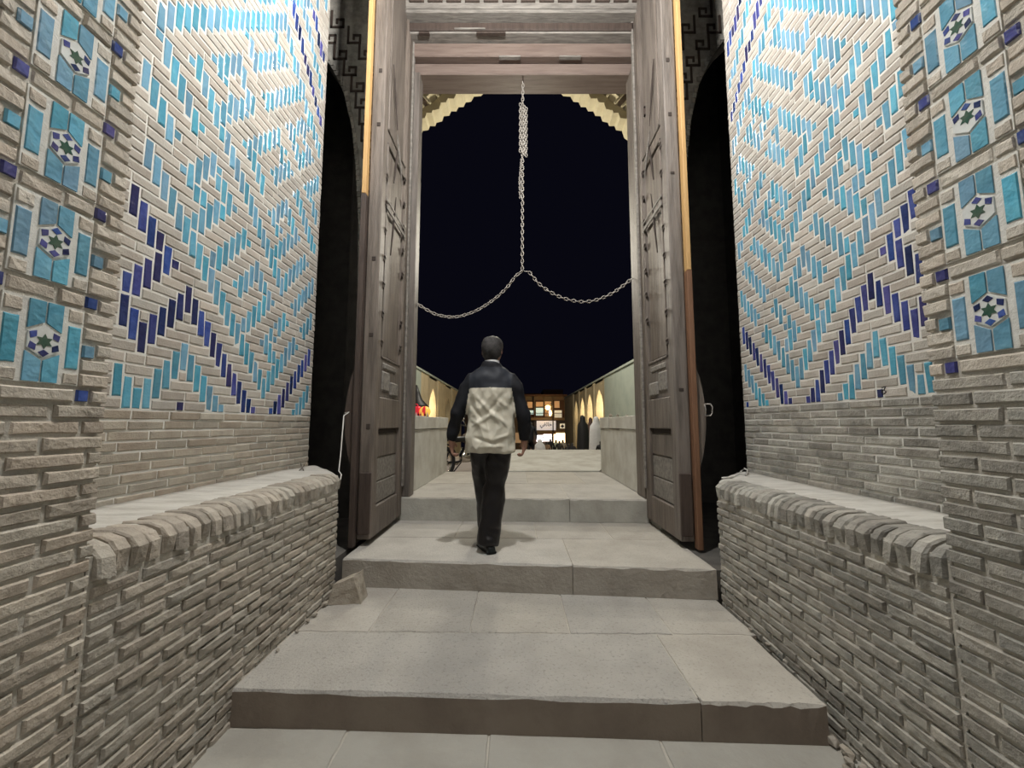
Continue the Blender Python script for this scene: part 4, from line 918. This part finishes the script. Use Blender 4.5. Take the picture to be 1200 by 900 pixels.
    jb.loft([(cx - .004, cy, .772, .203, .130, .85), (cx - .004, cy, .80, .208, .136, .85), (cx - .002, cy, .90, .203, .135, .85), (cx, cy, 1.02, .193, .128, .85), (cx, cy, 1.15, .190, .124, .85), (cx, cy, 1.27, .196, .122, .85),
             (cx, cy, 1.345, .200, .114, .9), (cx, cy, 1.395, .185, .100, 1), (cx, cy, 1.43, .150, .086, 1), (cx + .002, cy, 1.455, .115, .076, 1), (cx + .002, cy, 1.475, .080, .070, 1)])
    for s, sh, el, wr in ((-1, (cx - .150, cy, 1.365), (-.478, cy - .012, 1.08), (-.531, cy + .022, .868)), (1, (cx + .150, cy, 1.365), (.060, cy - .012, 1.08), (.067, cy + .026, .868))):
        sh, el, wr = V(sh), V(el), V(wr)
        jb.tube([sh + V((-s * .06, 0, 0)), sh, sh.lerp(el, .3) + V((s * .008, 0, .01)), sh.lerp(el, .65), el, el.lerp(wr, .5), wr], [.040, .070, .073, .064, .062, .055, .045], 14)
    jb.loft([(cx + .003, cy + .006, 1.44, .098, .080), (cx + .003, cy + .006, 1.475, .084, .077), (cx + .003, cy + .008, 1.502, .075, .075), (cx + .003, cy + .008, 1.506, .062, .064)])
    jb.v = [tuple(inv @ V(v)) for v in jb.v]; jm = jb.mesh('j', M['beige_cloth'])
    tex = bpy.data.textures.new('folds', 'CLOUDS'); tex.noise_scale = .13; tex.noise_depth = 1
    tex2 = bpy.data.textures.new('creases', 'VORONOI'); tex2.noise_scale = .10
    def jm_mods(o):
        r = o.modifiers.new('r', 'REMESH'); r.mode = 'VOXEL'; r.voxel_size = .0085; r.use_smooth_shade = True
        s = o.modifiers.new('s', 'SMOOTH'); s.iterations = 14; s.factor = .6
        d = o.modifiers.new('d', 'DISPLACE'); d.texture = tex; d.strength = .030; d.mid_level = .5; d.texture_coords = 'LOCAL'
        s = o.modifiers.new('s2', 'SMOOTH'); s.iterations = 1; s.factor = .5
    jk = evaluated('jacket', jm, jm_mods, [M['beige_cloth'], M['navy_yoke'], M['black_cloth']])
    # hand-placed creases on the beige back: lines pushing the cloth in and out
    folds = [((-.13, 1.24), (.10, .98), .012), ((.12, 1.26), (-.04, 1.06), -.010), ((-.15, .98), (.02, 1.08), .014), ((.0, 1.10), (.15, .98), .012), ((-.14, .90), (.06, .84), -.013), ((.16, .92), (-.02, .86), .012),
             ((-.16, 1.16), (-.05, 1.02), -.011), ((.15, 1.12), (.05, 1.20), .010), ((-.10, .82), (.12, .83), .012), ((-.17, 1.05), (.0, .94), .010), ((.04, 1.24), (.06, 1.10), .009), ((-.05, 1.26), (-.08, 1.12), -.009)]
    for v in jk.vertices:
        x, y, z = v.co
        if y < .03 and .78 < z < 1.285:
            dd = 0
            for (ax, az), (bx_, bz), h in folds:
                ab = V((bx_ - ax, bz - az)); ap = V((x - ax, z - az)); t = max(0, min(1, ap.dot(ab) / ab.length_squared)); ds = (ap - ab * t).length
                dd += h * math.exp(-(ds / .014) ** 2) * (1 - abs(2 * t - 1) ** 3)
            if abs(x) < .2: v.co.y -= dd
    for p in jk.polygons:
        c = sum((jk.vertices[i].co for i in p.vertices), V()) / len(p.vertices)
        arm = c.z > .86 and abs(c.x + .002) > .172 + .035 * min(1, max(0, (1.27 - c.z) / .2)) + max(0, 1.0 - c.z) * .15
        p.material_index = 2 if (arm or c.z > 1.462) else 1 if c.z > 1.283 + .006 * math.cos(c.x * 9) else 0
    link('jacket', jk, e, label='beige jacket with dark shoulder yoke and black sleeves')
    m = MB(); m.loft([(cx + .004, cy + .006, 1.495, .063, .066), (cx + .004, cy + .008, 1.522, .060, .064)], caps=False); m.v = [tuple(inv @ V(v)) for v in m.v]
    m.build('shirt_collar', M['white_cloth'], e, smooth=True, label='thin white shirt collar')
    # trousers
    tb = MB()
    tb.loft([(cx, cy, .99, .16, .115), (cx, cy, .90, .178, .125), (cx, cy, .82, .178, .122), (cx, cy, .79, .15, .10)])
    for hip, kn, an, rr in (((cx + .078, cy, .86), (cx + .030, cy + .045, .49), (cx - .020, cy - .010, .055), (.106, .104, .097, .094, .091, .090)), ((cx - .078, cy + .01, .86), (cx - .090, cy + .24, .54), (cx - .065, cy + .40, .10), (.102, .096, .086, .080, .074, .070))):
        a, b, c = V(hip), V(kn), V(an)
        tb.tube([a, a.lerp(b, .35), a.lerp(b, .75), b, b.lerp(c, .5), c], list(rr), 14)
    tb.v = [tuple(inv @ V(v)) for v in tb.v]; tm = tb.mesh('t', M['trouser'])
    def tmods(o):
        r = o.modifiers.new('r', 'REMESH'); r.mode = 'VOXEL'; r.voxel_size = .010; r.use_smooth_shade = True
        s = o.modifiers.new('s', 'SMOOTH'); s.iterations = 5; s.factor = .6
        d = o.modifiers.new('d', 'DISPLACE'); d.texture = tex; d.strength = .024; d.mid_level = .5; d.texture_coords = 'LOCAL'
    tr = evaluated('trousers', tm, tmods, [M['trouser']])
    for v in tr.vertices:
        x, y, z = v.co
        if x > -.02 and y < .06: v.co.y -= .006 * math.sin((z + x * .8) * 75) * math.exp(-((z - .70) / .07) ** 2) + .007 * math.sin((z + x * .5) * 80) * math.exp(-((z - .14) / .05) ** 2)
    link('trousers', tr, e)
    # shoes
    for px, py, pz, yaw, pit, nm in ((cx + .0, cy - .045, .002, .40, .0, 'r'), (cx - .066, cy + .36, .004, .02, 0, 'l')):
        sb = MB(); sec = [(-.045, .030, .048, .0), (-.02, .037, .070, .0), (.03, .038, .082, 0), (.08, .041, .070, 0), (.14, .047, .055, 0), (.19, .044, .044, 0), (.225, .030, .034, .0), (.24, .010, .018, .006)]
        rings = []; n = 14
        vs = []; 
        for y, w, h, z0 in sec:
            for k in range(n):
                t = 2 * math.pi * k / n; vs.append(V((w * math.copysign(abs(math.cos(t)) ** .8, math.cos(t)), y, z0 + h / 2 + h / 2 * math.sin(t) if math.sin(t) > -.6 else z0)))
        fs = [(i * n + k, i * n + (k + 1) % n, (i + 1) * n + (k + 1) % n, (i + 1) * n + k) for i in range(len(sec) - 1) for k in range(n)] + [tuple(range(n)), tuple(range((len(sec) - 1) * n, len(sec) * n))]
        T_ = inv @ Matrix.Translation(V((px, py, pz))) @ Matrix.Rotation(yaw, 4, 'Z')
        sb.add([T_ @ v for v in vs], fs); o = sb.build('shoe', M['shoe'], e, smooth=True)
        sl = MB(); sl.cbox(-.040, .040, -.045, .06, 0, .022, .006, M=T_); sl.cbox(-.043, .043, .05, .225, 0, .010, .004, M=T_); sl.build('sole', M['rubber'], o)
man()

# ------------------------------------------------------------------ outside: side walls, plaza, arcades, building
def G(y): return .0 - max(0, y - 9) * .05 if y > 9 else 0.0
mb = MB(); ys = [6.78, 9, 12, 16, 22, 30, 45, 62]
for a, b in zip(ys, ys[1:]):
    mb.add([(-7, a, G(a)), (9, a, G(a)), (9, b, G(b)), (-7, b, G(b))], [(0, 1, 2, 3)])
mb.box(-7, 9, 6.78, 62, -4, -3.9)
mb.build('floor_plaza', M['plaza'], kind='structure', label='paved plaza outside the gate')
def side_wall(s, x0, x1, ynear, yfar, top, label):
    """thick parapet wall flanking the threshold, with a cap course"""
    e = thing('side_parapet', ((x0 + x1) / 2, (ynear + yfar) / 2, .238), label, 'wall'); inv = at0(e)
    lo = lambda y: x0 + (x1 - x0) * (y - ynear) / (yfar - ynear)
    def quad(a, b, z0, z1, off=0, mt='stone_pale', nm='block', th=.41):
        m = MB(); q = [(lo(a) - s * off, a + .003), (lo(b) - s * off, b - .003), (lo(b) + s * th, b - .003), (lo(a) + s * th, a + .003)]
        if s > 0: q = q[::-1]
        slab(m, q, z0, z1, ch=.008, seed=int(a * 10)); m.v = [tuple(inv @ Vector(v)) for v in m.v]; m.build(nm, M[mt], e)
    L = yfar - ynear
    quad(ynear, ynear + L * .42, .238, top - .16); quad(ynear + L * .42, yfar, .238, top - .165)
    quad(ynear, ynear + L * .30, top - .157, top, .012, nm='cap_stone'); quad(ynear + L * .30, ynear + L * .68, top - .157, top - .004, .010, nm='cap_stone'); quad(ynear + L * .68, yfar, top - .157, top + .003, .014, nm='cap_stone')
    return e
side_wall(-1, -1.18, -1.13, 4.66, 6.78, 1.10, 'pale stone parapet wall left of the threshold, behind the left door post')
side_wall(1, 1.36, 1.37, 4.56, 6.74, 1.10, 'pale stone parapet wall right of the threshold, behind the right door post')
for k, (x, y, r) in enumerate([(1.45, 5.9, .022), (1.50, 5.6, .018), (1.44, 6.3, .028)]):
    rock('rubble_piece', (x, y, 1.102), r, 40 + k, label='small stone on top of the right parapet, %s' % ('middle of three', 'nearest the door post', 'farthest and largest')[k], category='rubble', group='small stones on the right parapet')
# stone block beyond the threshold, right of the man
e = thing('stone_ramp', (.5, 8.1, 0), 'low pale stone ramp beyond the threshold, in the right half of the opening', 'ramp'); inv = at0(e)
for a, b, z0, z1 in ((6.80, 7.7, .245, .30), (7.7, 8.6, .30, .36), (8.6, 9.5, .36, .42)):
    m = MB(); m.add([(-.42, a, -.05), (1.36 + (a - 6.8) * .34, a, -.05), (1.36 + (b - 6.8) * .34, b - .01, -.05), (-.42, b - .01, -.05), (-.42, a, z0), (1.36 + (a - 6.8) * .34, a, z0), (1.36 + (b - 6.8) * .34, b - .01, z1), (-.42, b - .01, z1)], [(3, 2, 1, 0), (4, 5, 6, 7), (0, 1, 5, 4), (1, 2, 6, 5), (2, 3, 7, 6), (3, 0, 4, 7)])
    m.v = [tuple(inv @ Vector(v)) for v in m.v]; m.build('slab', M['stone_pale'], e)

def arcade(s, X, yn, yf, top, arches, side, plain_to):
    e = thing('arcade_wall', (X, (yn + yf) / 2, -2.5), 'long plastered %s wall of the plaza with pointed lit bays' % side, 'wall', None); inv = at0(e)
    F_ = lambda m: (setattr(m, 'v', [tuple(inv @ Vector(v)) for v in m.v]), m)[1]
    a, b = sorted((X, X + s * .35))
    m = MB(); m.box(a, b, yn, plain_to, -2.5, top); F_(m).build('plain_wall', M['arc_green'], e, label='plain grey-green near stretch')
    def pointed(c, w, sp, ap, n=7):
        out = []
        for k in range(n + 1):
            t = k / n; out.append((c - w / 2 * (1 - t ** 2.1), sp + (ap - sp) * t))
        return out + [(2 * c - p, q) for p, q in out[-2::-1]]
    y = plain_to
    for (c, w, ap, lit) in arches:
        sp = ap - .95; pr = pointed(c, w, sp, ap); y1 = c + w / 2 + .30
        m = MB(); m.box(a, b, y, c - w / 2, -2.5, top)
        for (p, q), (p2, q2) in zip(pr, pr[1:]):
            m.add([(a, p, q), (a, p2, q2), (a, p2, top), (a, p, top), (b, p, q), (b, p2, q2), (b, p2, top), (b, p, top)], [(0, 1, 2, 3), (7, 6, 5, 4), (0, 4, 5, 1)])
        m.box(a, b, c + w / 2, y1, -2.5, top); F_(m).build('bay_front', M['arc'], e)
        m = MB(); x2 = X + s * (1.6 if lit else .6); q0, q1 = sorted((x2, x2 + s * .1)); m.box(q0, q1, y - .1, y1 + .1, -2.5, top)
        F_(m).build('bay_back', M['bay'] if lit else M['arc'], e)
        m = MB(); 
        for yy in (c - w / 2 - .12, c + w / 2 + .04): m.box(min(X, x2), max(X, x2), yy, yy + .08, -2.5, top)
        m.box(min(X, x2), max(X, x2), c - w / 2, c + w / 2, top - .1, top); F_(m).build('bay_side', M['bay'], e)
        m = MB(); m.box(min(X - s * .09, X), max(X - s * .09, X), y1 - .22, y1 - .05, -2.5, top - .05); F_(m).build('pilaster', M['arc'], e)
        if lit: lamp('bay_lamp', (X + s * .9, c, ap - .7), 85 * lit, (1, .90, .70), .1)
        y = y1
    m = MB(); m.box(a, b, y, yf, -2.5, top); F_(m).build('plain_wall', M['arc'], e, label='plain far stretch')
    m = MB(); m.box(min(X - s * .06, X + s * .4), max(X - s * .06, X + s * .4), yn, yf, top, top + .08); F_(m).build('coping', M['arc_green'], e)
arcade(1, 4.0, 10.5, 34, 3.1, [(19.8, 1.75, 2.68, 1.0), (22.4, 1.6, 2.64, .8), (24.9, 1.55, 2.60, .8), (27.5, 1.5, 2.58, .35)], 'right', 18.6)
arcade(-1, -4.0, 10.5, 30, 3.22, [(19.7, 1.6, 2.70, 1.0), (24.2, 1.6, 2.55, 0)], 'left', 17.2)

# far building with lit shops
bY = 55.0
def BX(px): return (px - 605) / 481.5 * bY
def BZ(py): return P(605, py, Y=bY).z
e = thing('shop_building', (3, bY, -2.4), 'far two-storey building with lit shops and a street lamp, at the end of the plaza', 'building'); inv = at0(e)
def B(nm, x0, x1, y0, y1, mt, d0=0.0, d1=.3, **kw):
    m = MB(); m.box(BX(x0), BX(x1), bY - d1, bY - d0, BZ(y1), BZ(y0)); m.v = [tuple(inv @ Vector(v)) for v in m.v]; return m.build(nm, M[mt], e, **kw)
m = MB(); m.box(BX(545), BX(665), bY, bY + 6, -3.4, BZ(463)); m.v = [tuple(inv @ Vector(v)) for v in m.v]; m.build('wall', M['facade'], e)
m = MB(); m.box(BX(638), BX(662), bY + 2, bY + 8, BZ(464), BZ(455)); m.box(BX(600), BX(636), bY + 3, bY + 8, BZ(464), BZ(459)); m.v = [tuple(inv @ Vector(v)) for v in m.v]; m.build('roof_storey', M['facade_dark'], e)
B('cornice', 545, 664, 462.6, 464.5, 'facade_dark', -.2, .8)
w = B('window', 627, 637, 469, 490, 'facade_dark', 0, .1); B('pane', 628, 636.4, 478, 487, 'lit_cool', .1, .15); B('pane', 628, 636.4, 471, 476.5, 'lit_warm', .1, .15)
B('pane', 638.5, 646, 470.5, 488, 'lit_warm', .1, .15); B('window', 648, 661, 469, 490, 'facade_dark', 0, .1); B('pane', 649.5, 658, 481, 489.5, 'sign2', .1, .16); B('pane', 649.5, 655.5, 470, 478, 'lit_warm', .1, .15)
B('window', 617, 625.5, 469.5, 491, 'facade_dark', 0, .1); B('pane', 620.5, 625, 481, 485.5, 'lit_cool', .1, .15); B('pane', 618, 624, 471, 478, 'lit_warm', .1, .12)
for x in (626, 637.6, 647, 661.5): B('pillar', x - .5, x + .5, 465, 504, 'facade', -.1, .45)
B('balcony', 616, 662, 489.5, 492.5, 'facade', -.1, 1.0)
for i in range(22): B('baluster', 617 + i * 2.05, 617.35 + i * 2.05, 484.5, 489.5, 'facade_dark', .8, .85)
B('rail', 616, 662, 484, 484.7, 'facade_dark', .78, .88)
B('awning', 628, 650, 504.6, 508.5, 'facade', .2, 1.3); B('awning', 650, 663, 502, 505.5, 'facade', .2, 1.2)
B('shopfront', 628.5, 636, 510, 517.5, 'lit_white', .1, .2); B('shopfront', 636.5, 646, 508.5, 517, 'lit_white', .1, .2); B('shopfront', 648, 663, 507.5, 519, 'lit', .1, .2)
B('shopfront', 560, 612, 507, 519, 'lit_warm', .1, .2)
B('shelf', 628.5, 646, 512.2, 512.8, 'facade_dark', .2, .3); B('pillar', 646.2, 647.8, 505, 526, 'facade', .1, .5)
sb = B('sign_board', 628.3, 650.2, 493.2, 504, 'sign', .9, 1.1, label='white shop sign with dark hand-lettered script')
try:
    fc = bpy.data.curves.new('lettering', 'FONT'); fc.body = '\uFEF2\uFED8\uFEDF\uFE8E\uFEA7'; fc.align_x = 'CENTER'; fc.align_y = 'CENTER'; fc.size = .95; fc.extrude = .01; fc.offset = .012
    to = bpy.data.objects.new('lettering', fc); COL.objects.link(to); bpy.context.view_layer.update()
    tm_ = bpy.data.meshes.new_from_object(to.evaluated_get(bpy.context.evaluated_depsgraph_get())); COL.objects.unlink(to); bpy.data.objects.remove(to)
    xs = [v.co.x for v in tm_.vertices]; ys_ = [v.co.y for v in tm_.vertices]; print('LETTERING', len(tm_.vertices), min(xs), max(xs), min(ys_), max(ys_))
    mx_, my_ = (min(xs) + max(xs)) / 2, (min(ys_) + max(ys_)) / 2; sx = (BX(645.5) - BX(632)) / (max(xs) - min(xs)); sy = (BZ(495) - BZ(502)) / (max(ys_) - min(ys_))
    for v in tm_.vertices: v.co = inv @ Vector((BX(638.8) + (v.co.x - mx_) * sx, bY - 1.12 - v.co.z, BZ(498.3) + (v.co.y - my_) * sy))
    tm_.materials.clear(); tm_.materials.append(M['sign_ink']); link('lettering', tm_, e, label='dark Persian script on the white sign')
except Exception as ex: print('text failed', ex)
B('square_sign', 655, 660.5, 496.5, 502.2, 'sign2', .9, 1.05)
m = MB()
for dx, dz in ((0, 0), (-.11, 0), (.11, 0), (0, .12), (0, -.12)): m.box(BX(657.7) + dx - .09, BX(657.7) + dx + .09, bY - 1.09, bY - 1.05, BZ(499.4) + dz - .09, BZ(499.4) + dz + .09)
m.v = [tuple(inv @ Vector(v)) for v in m.v]; m.build('emblem', M['sign_ink'], e)
# street lamp
sl = thing('street_lamp', (BX(645.5), bY - 3, -2.3), 'street lamp glowing orange before the far building', 'lamp'); inv2 = at0(sl)
m = MB(); m.tube([(BX(645.5), bY - 3, -2.3), (BX(645.5), bY - 3, BZ(476)), (BX(643), bY - 3, BZ(474))], .07, 6); m.v = [tuple(inv2 @ Vector(v)) for v in m.v]; m.build('pole', M['black'], sl)
m = MB(); c = P(642, 477.5, Y=bY - 3); m.loft([(c.x, c.y, c.z - .28, .12, .12), (c.x, c.y, c.z - .1, .30, .30), (c.x, c.y, c.z + .12, .30, .30), (c.x, c.y, c.z + .26, .08, .08)]); m.v = [tuple(inv2 @ Vector(v)) for v in m.v]; m.build('globe', M['bulb'], sl, smooth=True)
m = MB(); c = P(644.8, 484, Y=bY - 3); m.loft([(c.x, c.y, c.z - .35, .1, .1), (c.x, c.y, c.z, .17, .17), (c.x, c.y, c.z + .35, .1, .1)]); m.v = [tuple(inv2 @ Vector(v)) for v in m.v]; m.build('globe', M['bulb'], sl, smooth=True)
lamp('street_light', P(642, 477.5, Y=bY - 4), 160, (1, .62, .25), .4)

# ---- people outside
def figure(px, ytop, Y, mat_, head, label, cat='person', w=.24, cloak=False, seated=False, group=None, mleg='black_cloth', hgt=None, arms=True):
    top = P(px, ytop, Y=Y); g = G(Y) + .0; H = top.z - g if hgt is None else hgt; g = top.z - H
    e = thing('person', (top.x, Y, g), label, cat, group)
    b = MB(); V = Vector
    if cloak:
        b.loft([(0, 0, .02, w * .95, w * .8), (0, 0, H * .2, w, w * .8), (.01, 0, H * .45, w * 1.02, w * .75), (.01, 0, H * .66, w * .98, w * .7), (0, 0, H * .78, w * .86, w * .6), (0, .01, H * .85, w * .52, w * .5), (0, .01, H * .90, w * .42, w * .46), (0, .02, H * .95, w * .40, w * .46), (0, .02, H * .985, w * .26, w * .32), (0, .02, H, w * .05, w * .06)])
        for v_ in range(len(b.v)):
            x, y, z = b.v[v_]; a = math.atan2(y, x); q = 1 + .05 * math.sin(a * 7 + z * 2) * max(0, 1 - z / H); b.v[v_] = (x * q, y * q, z)
        b.build('chador', M[mat_], e, smooth=True)
        b = MB(); b.loft([(0, .03, H * .86, .05, .05), (0, .04, H * .90, .072, .075), (0, .04, H * .95, .075, .08), (0, .03, H * .975, .04, .05)]); b.tube([(0, .11, H * .93), (0, .125, H * .915)], [.01, .012], 6); b.build('body', M['skin'], e, smooth=True)
    else:
        k = H / 1.7 if not seated else H / 1.2; z0 = 0
        hz = H
        me = bpy.data.meshes.new('t')
        pt = {}; ed = []
        def add(n, p, r, par=None): pt[n] = (V(p) * k, r * k); ed.append((par, n)) if par else None
        base = 1.7 if not seated else 1.2
        add('p', (0, 0, base - .80), .13); add('c', (0, 0, base - .43), .145, 'p'); add('n', (0, 0, base - .25), .05, 'c'); add('h', (0, .01, base - .16), .085, 'n'); add('h2', (0, .01, base - .08), .075, 'h')
        for s in (-1, 1):
            add('s%d' % s, (s * .17, 0, base - .33), .06, 'c'); add('e%d' % s, (s * .25, .0, base - .62), .048, 's%d' % s); add('w%d' % s, (s * .24, .10, base - .84), .034, 'e%d' % s); add('f%d' % s, (s * .23, .13, base - .92), .03, 'w%d' % s)
            if seated: add('k%d' % s, (s * .14, .38, base - .82), .075, 'p'); add('a%d' % s, (s * .14, .40, .08), .05, 'k%d' % s)
            else: add('k%d' % s, (s * .10, .03 * s, .46), .07, 'p'); add('a%d' % s, (s * .10, -.04 * s, .07), .045, 'k%d' % s); add('t%d' % s, (s * .10, -.04 * s + .12, .04), .035, 'a%d' % s)
        nm = list(pt); ix = {a: i for i, a in enumerate(nm)}; me.from_pydata([pt[a][0] for a in nm], [(ix[a], ix[c]) for a, c in ed], [])
        def mods(o):
            o.modifiers.new('s', 'SKIN'); sv = o.data.skin_vertices[0].data
            for a in nm: sv[ix[a]].radius = (pt[a][1],) * 2
            sv[0].use_root = True; o.modifiers.new('b', 'SUBSURF').levels = 1
        bd = evaluated('body', me, mods, [M[mat_], M['skin'], M[mleg], M['hair'] if head is None else M[head]])
        for p in bd.polygons:
            c = sum((bd.vertices[i].co for i in p.vertices), V()) / len(p.vertices); z = c.z / k
            p.material_index = 3 if z > base - .12 or (z > base - .26 and c.y < 0 and abs(c.x) < .12 * k) else 1 if z > base - .26 else 1 if (abs(c.x) > .18 * k and z < base - .86 and z > base - .98) else 2 if z < base - .80 else 0
        link('body', bd, e)
    return e
figure(682.5, 486.5, 16, 'black', None, 'person in a long black chador, standing before the lit arches', cloak=True, w=.23)
figure(692, 489, 17.5, 'facade_dark', None, 'person in a dark reddish garment, half hidden right of the black chador', cloak=True, w=.20)
figure(698.5, 488, 14.5, 'white_cloth', None, 'person in a pale grey pleated garment beside the right parapet', cloak=True, w=.26)
figure(704, 515, 13, 'black', None, 'small dark crouching figure at the foot of the right parapet', seated=True, hgt=.75)
figure(622, 492.5, 17, 'black_cloth', None, 'man in dark clothes just right of the walking man')
figure(632.5, 514.5, 15, 'white_cloth', 'white_cloth', 'small figure wrapped in white cloth in front of the shops', cloak=True, w=.20, hgt=.95)
for px, y0, yy, m_, lb in ((640.5, 516, 24, 'facade', 'seated person in brown, right of the white-wrapped figure'), (645, 513, 25, 'black_cloth', 'dark-clad person right of the seated person in brown'), (651.5, 514, 26, 'arc_green', 'person in a grey-green coat before the brightest shopfront'),
                           (655.5, 515, 24, 'black', 'person in black, just right of the grey-green coat'), (659.5, 514, 27, 'stone', 'person in a pale grey coat, near the far pillar'), (666, 518, 22, 'black', 'dark-clad person by the far end of the arcade'), (670.5, 517, 20, 'black_cloth', 'dark-clad person left of the black chador')):
    figure(px, y0, yy, m_, None, lb, hgt=1.6)

# ---- parked motorcycle
mo = thing('motorcycle', (-1.02, 8.2, 0), 'parked motorcycle seen past the walking man, left of him', 'motorcycle'); T_ = Matrix.Rotation(math.radians(62), 4, 'Z')
def MO(nm, m, mt, par=mo, smooth=True): m.v = [tuple(T_ @ Vector(v)) for v in m.v]; return m.build(nm, M[mt], par, smooth=smooth)
def ring(c, r, rad, n=28): return [Vector((c[0] + r * math.cos(2 * math.pi * k / n), c[1], c[2] + r * math.sin(2 * math.pi * k / n))) for k in range(n + 1)]
for x in (-.62, .62):
    m = MB(); m.tube(ring((x, 0, .30), .25, 0), .045, 8, caps=False); wl = MO('wheel', m, 'rubber')
    m = MB(); m.tube(ring((x, 0, .30), .205, 0), .012, 6, caps=False); MO('rim', m, 'chrome', wl)
    m = MB()
    for k in range(10): a = math.pi * 2 * k / 10; m.tube([(x, 0, .30), (x + .2 * math.cos(a), 0, .30 + .2 * math.sin(a))], .004, 4)
    m.tube([(x, -.06, .30), (x, .06, .30)], .035, 8); MO('spokes', m, 'chrome', wl)
m = MB()
for s in (-1, 1): m.tube([(.62, s * .07, .30), (.46, s * .07, .78), (.42, s * .05, .90)], .018, 6)
MO('fork', m, 'chrome')
m = MB(); m.tube([(.40, -.36, .98), (.42, -.15, .96), (.42, .15, .96), (.40, .36, .98)], .013, 6); MO('handlebar', m, 'chrome')
m = MB(); m.tube([(.42, 0, .85), (.05, 0, .68), (-.4, 0, .66), (-.62, 0, .30)], .02, 6); m.tube([(.40, 0, .80), (.12, 0, .30), (-.25, 0, .28), (-.62, 0, .30)], .02, 6); MO('frame', m, 'black')
m = MB(); m.loft([(.17, 0, .64, .20, .10), (.17, 0, .74, .22, .13), (.17, 0, .80, .17, .10), (.17, 0, .83, .06, .04)]); MO('tank', m, 'facade')
m = MB(); m.cbox(-.55, .0, -.12, .12, .68, .76, .03); MO('seat', m, 'black')
m = MB(); m.loft([(.02, 0, .26, .14, .10), (.02, 0, .40, .15, .11), (.04, 0, .54, .09, .08)]); MO('engine', m, 'chrome')
m = MB(); m.tube([(.10, .10, .34), (-.05, .14, .22), (-.7, .15, .27)], [.02, .025, .04], 8); MO('exhaust', m, 'chrome')
m = MB(); m.tube([(.50, 0, .84), (.60, 0, .84)], [.06, .085], 12); MO('headlight', m, 'chrome')
for s in (-1, 1):
    m = MB(); m.tube([(.41, s * .26, .97), (.36, s * .30, 1.10)], .006, 5); m.tube([(.345, s * .30, 1.11), (.355, s * .30, 1.11)], .045, 10); MO('mirror', m, 'chrome')
m = MB()
for x, a0 in ((-.62, .3), (.62, .3)):
    pts = [Vector((x + .33 * math.cos(a0 + k * .25), 0, .30 + .33 * math.sin(a0 + k * .25))) for k in range(10)]; m.tube(pts, .035, 6, flat=.4)
MO('mudguard', m, 'black')
m = MB(); m.tube([(0, .05, .28), (-.1, .24, .01)], .012, 5); MO('kickstand', m, 'black')

# ---- stall behind the left parapet
st = thing('market_stall', (-2.9, 12.4, G(12)), 'market stall table beyond the left parapet', 'stall'); inv = at0(st)
m = MB(); m.cbox(-3.35, -2.45, 12.0, 12.8, 1.16, 1.20, .01); m.v = [tuple(inv @ Vector(v)) for v in m.v]; m.build('table_top', M['wood'], st)
for x in (-3.3, -2.5):
    for y in (12.06, 12.74):
        m = MB(); m.box(x - .02, x + .02, y - .02, y + .02, G(12.4), 1.16); m.v = [tuple(inv @ Vector(v)) for v in m.v]; m.build('leg', M['wood_dark'], st)
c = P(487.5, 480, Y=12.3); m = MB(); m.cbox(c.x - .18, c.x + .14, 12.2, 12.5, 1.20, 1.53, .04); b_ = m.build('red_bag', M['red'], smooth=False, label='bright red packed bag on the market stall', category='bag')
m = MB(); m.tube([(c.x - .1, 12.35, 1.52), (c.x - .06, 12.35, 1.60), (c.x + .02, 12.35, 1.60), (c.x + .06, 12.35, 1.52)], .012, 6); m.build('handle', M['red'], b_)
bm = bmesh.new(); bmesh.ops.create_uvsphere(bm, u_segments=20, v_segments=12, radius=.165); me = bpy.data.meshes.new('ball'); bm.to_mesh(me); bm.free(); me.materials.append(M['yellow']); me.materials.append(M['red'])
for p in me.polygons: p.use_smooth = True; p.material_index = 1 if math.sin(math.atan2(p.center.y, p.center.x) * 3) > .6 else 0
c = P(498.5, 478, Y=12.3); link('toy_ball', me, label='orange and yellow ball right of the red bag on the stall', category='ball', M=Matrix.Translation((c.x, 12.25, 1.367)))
for i in range(7):
    c = P(485.5 + i * 2.6, 486, Y=12.1); m = MB(); m.loft([(0, 0, 0, .022, .022), (0, 0, .09, .022, .022), (0, 0, .11, .009, .009), (0, 0, .14, .009, .009)])
    o = m.build('bottle', M[('black', 'white_cloth', 'black', 'pink_cloth', 'yellow', 'black', 'white_cloth')[i]], smooth=True, label=('leftmost bottle, black', 'first white bottle', 'black bottle between the white and pink ones', 'pink bottle', 'yellow bottle', 'black bottle right of the yellow one', 'rightmost bottle, white')[i] + ' in the row on the market stall', category='bottle', group='bottles in the front row on the market stall'); o.location = (c.x, 12.06, 1.201)
um = thing('market_umbrella', (-3.25, 13.4, G(13.4)), 'dark folded canopy peak rising behind the market stall', 'umbrella'); inv = at0(um)
a = P(488, 452, Y=13.4); m = MB(); m.tube([(a.x, 13.4, G(13.4)), (a.x, 13.4, a.z)], .02, 6); m.v = [tuple(inv @ Vector(v)) for v in m.v]; m.build('pole', M['black'], um)
m = MB(); m.loft([(a.x, 13.4, 1.50, .42, .42), (a.x, 13.4, 1.62, .38, .38), (a.x, 13.4, 1.80, .20, .20), (a.x, 13.4, 2.02, .12, .12), (a.x, 13.4, a.z + .02, .03, .03)]); m.v = [tuple(inv @ Vector(v)) for v in m.v]; m.build('canopy', M['black'], um, smooth=True)
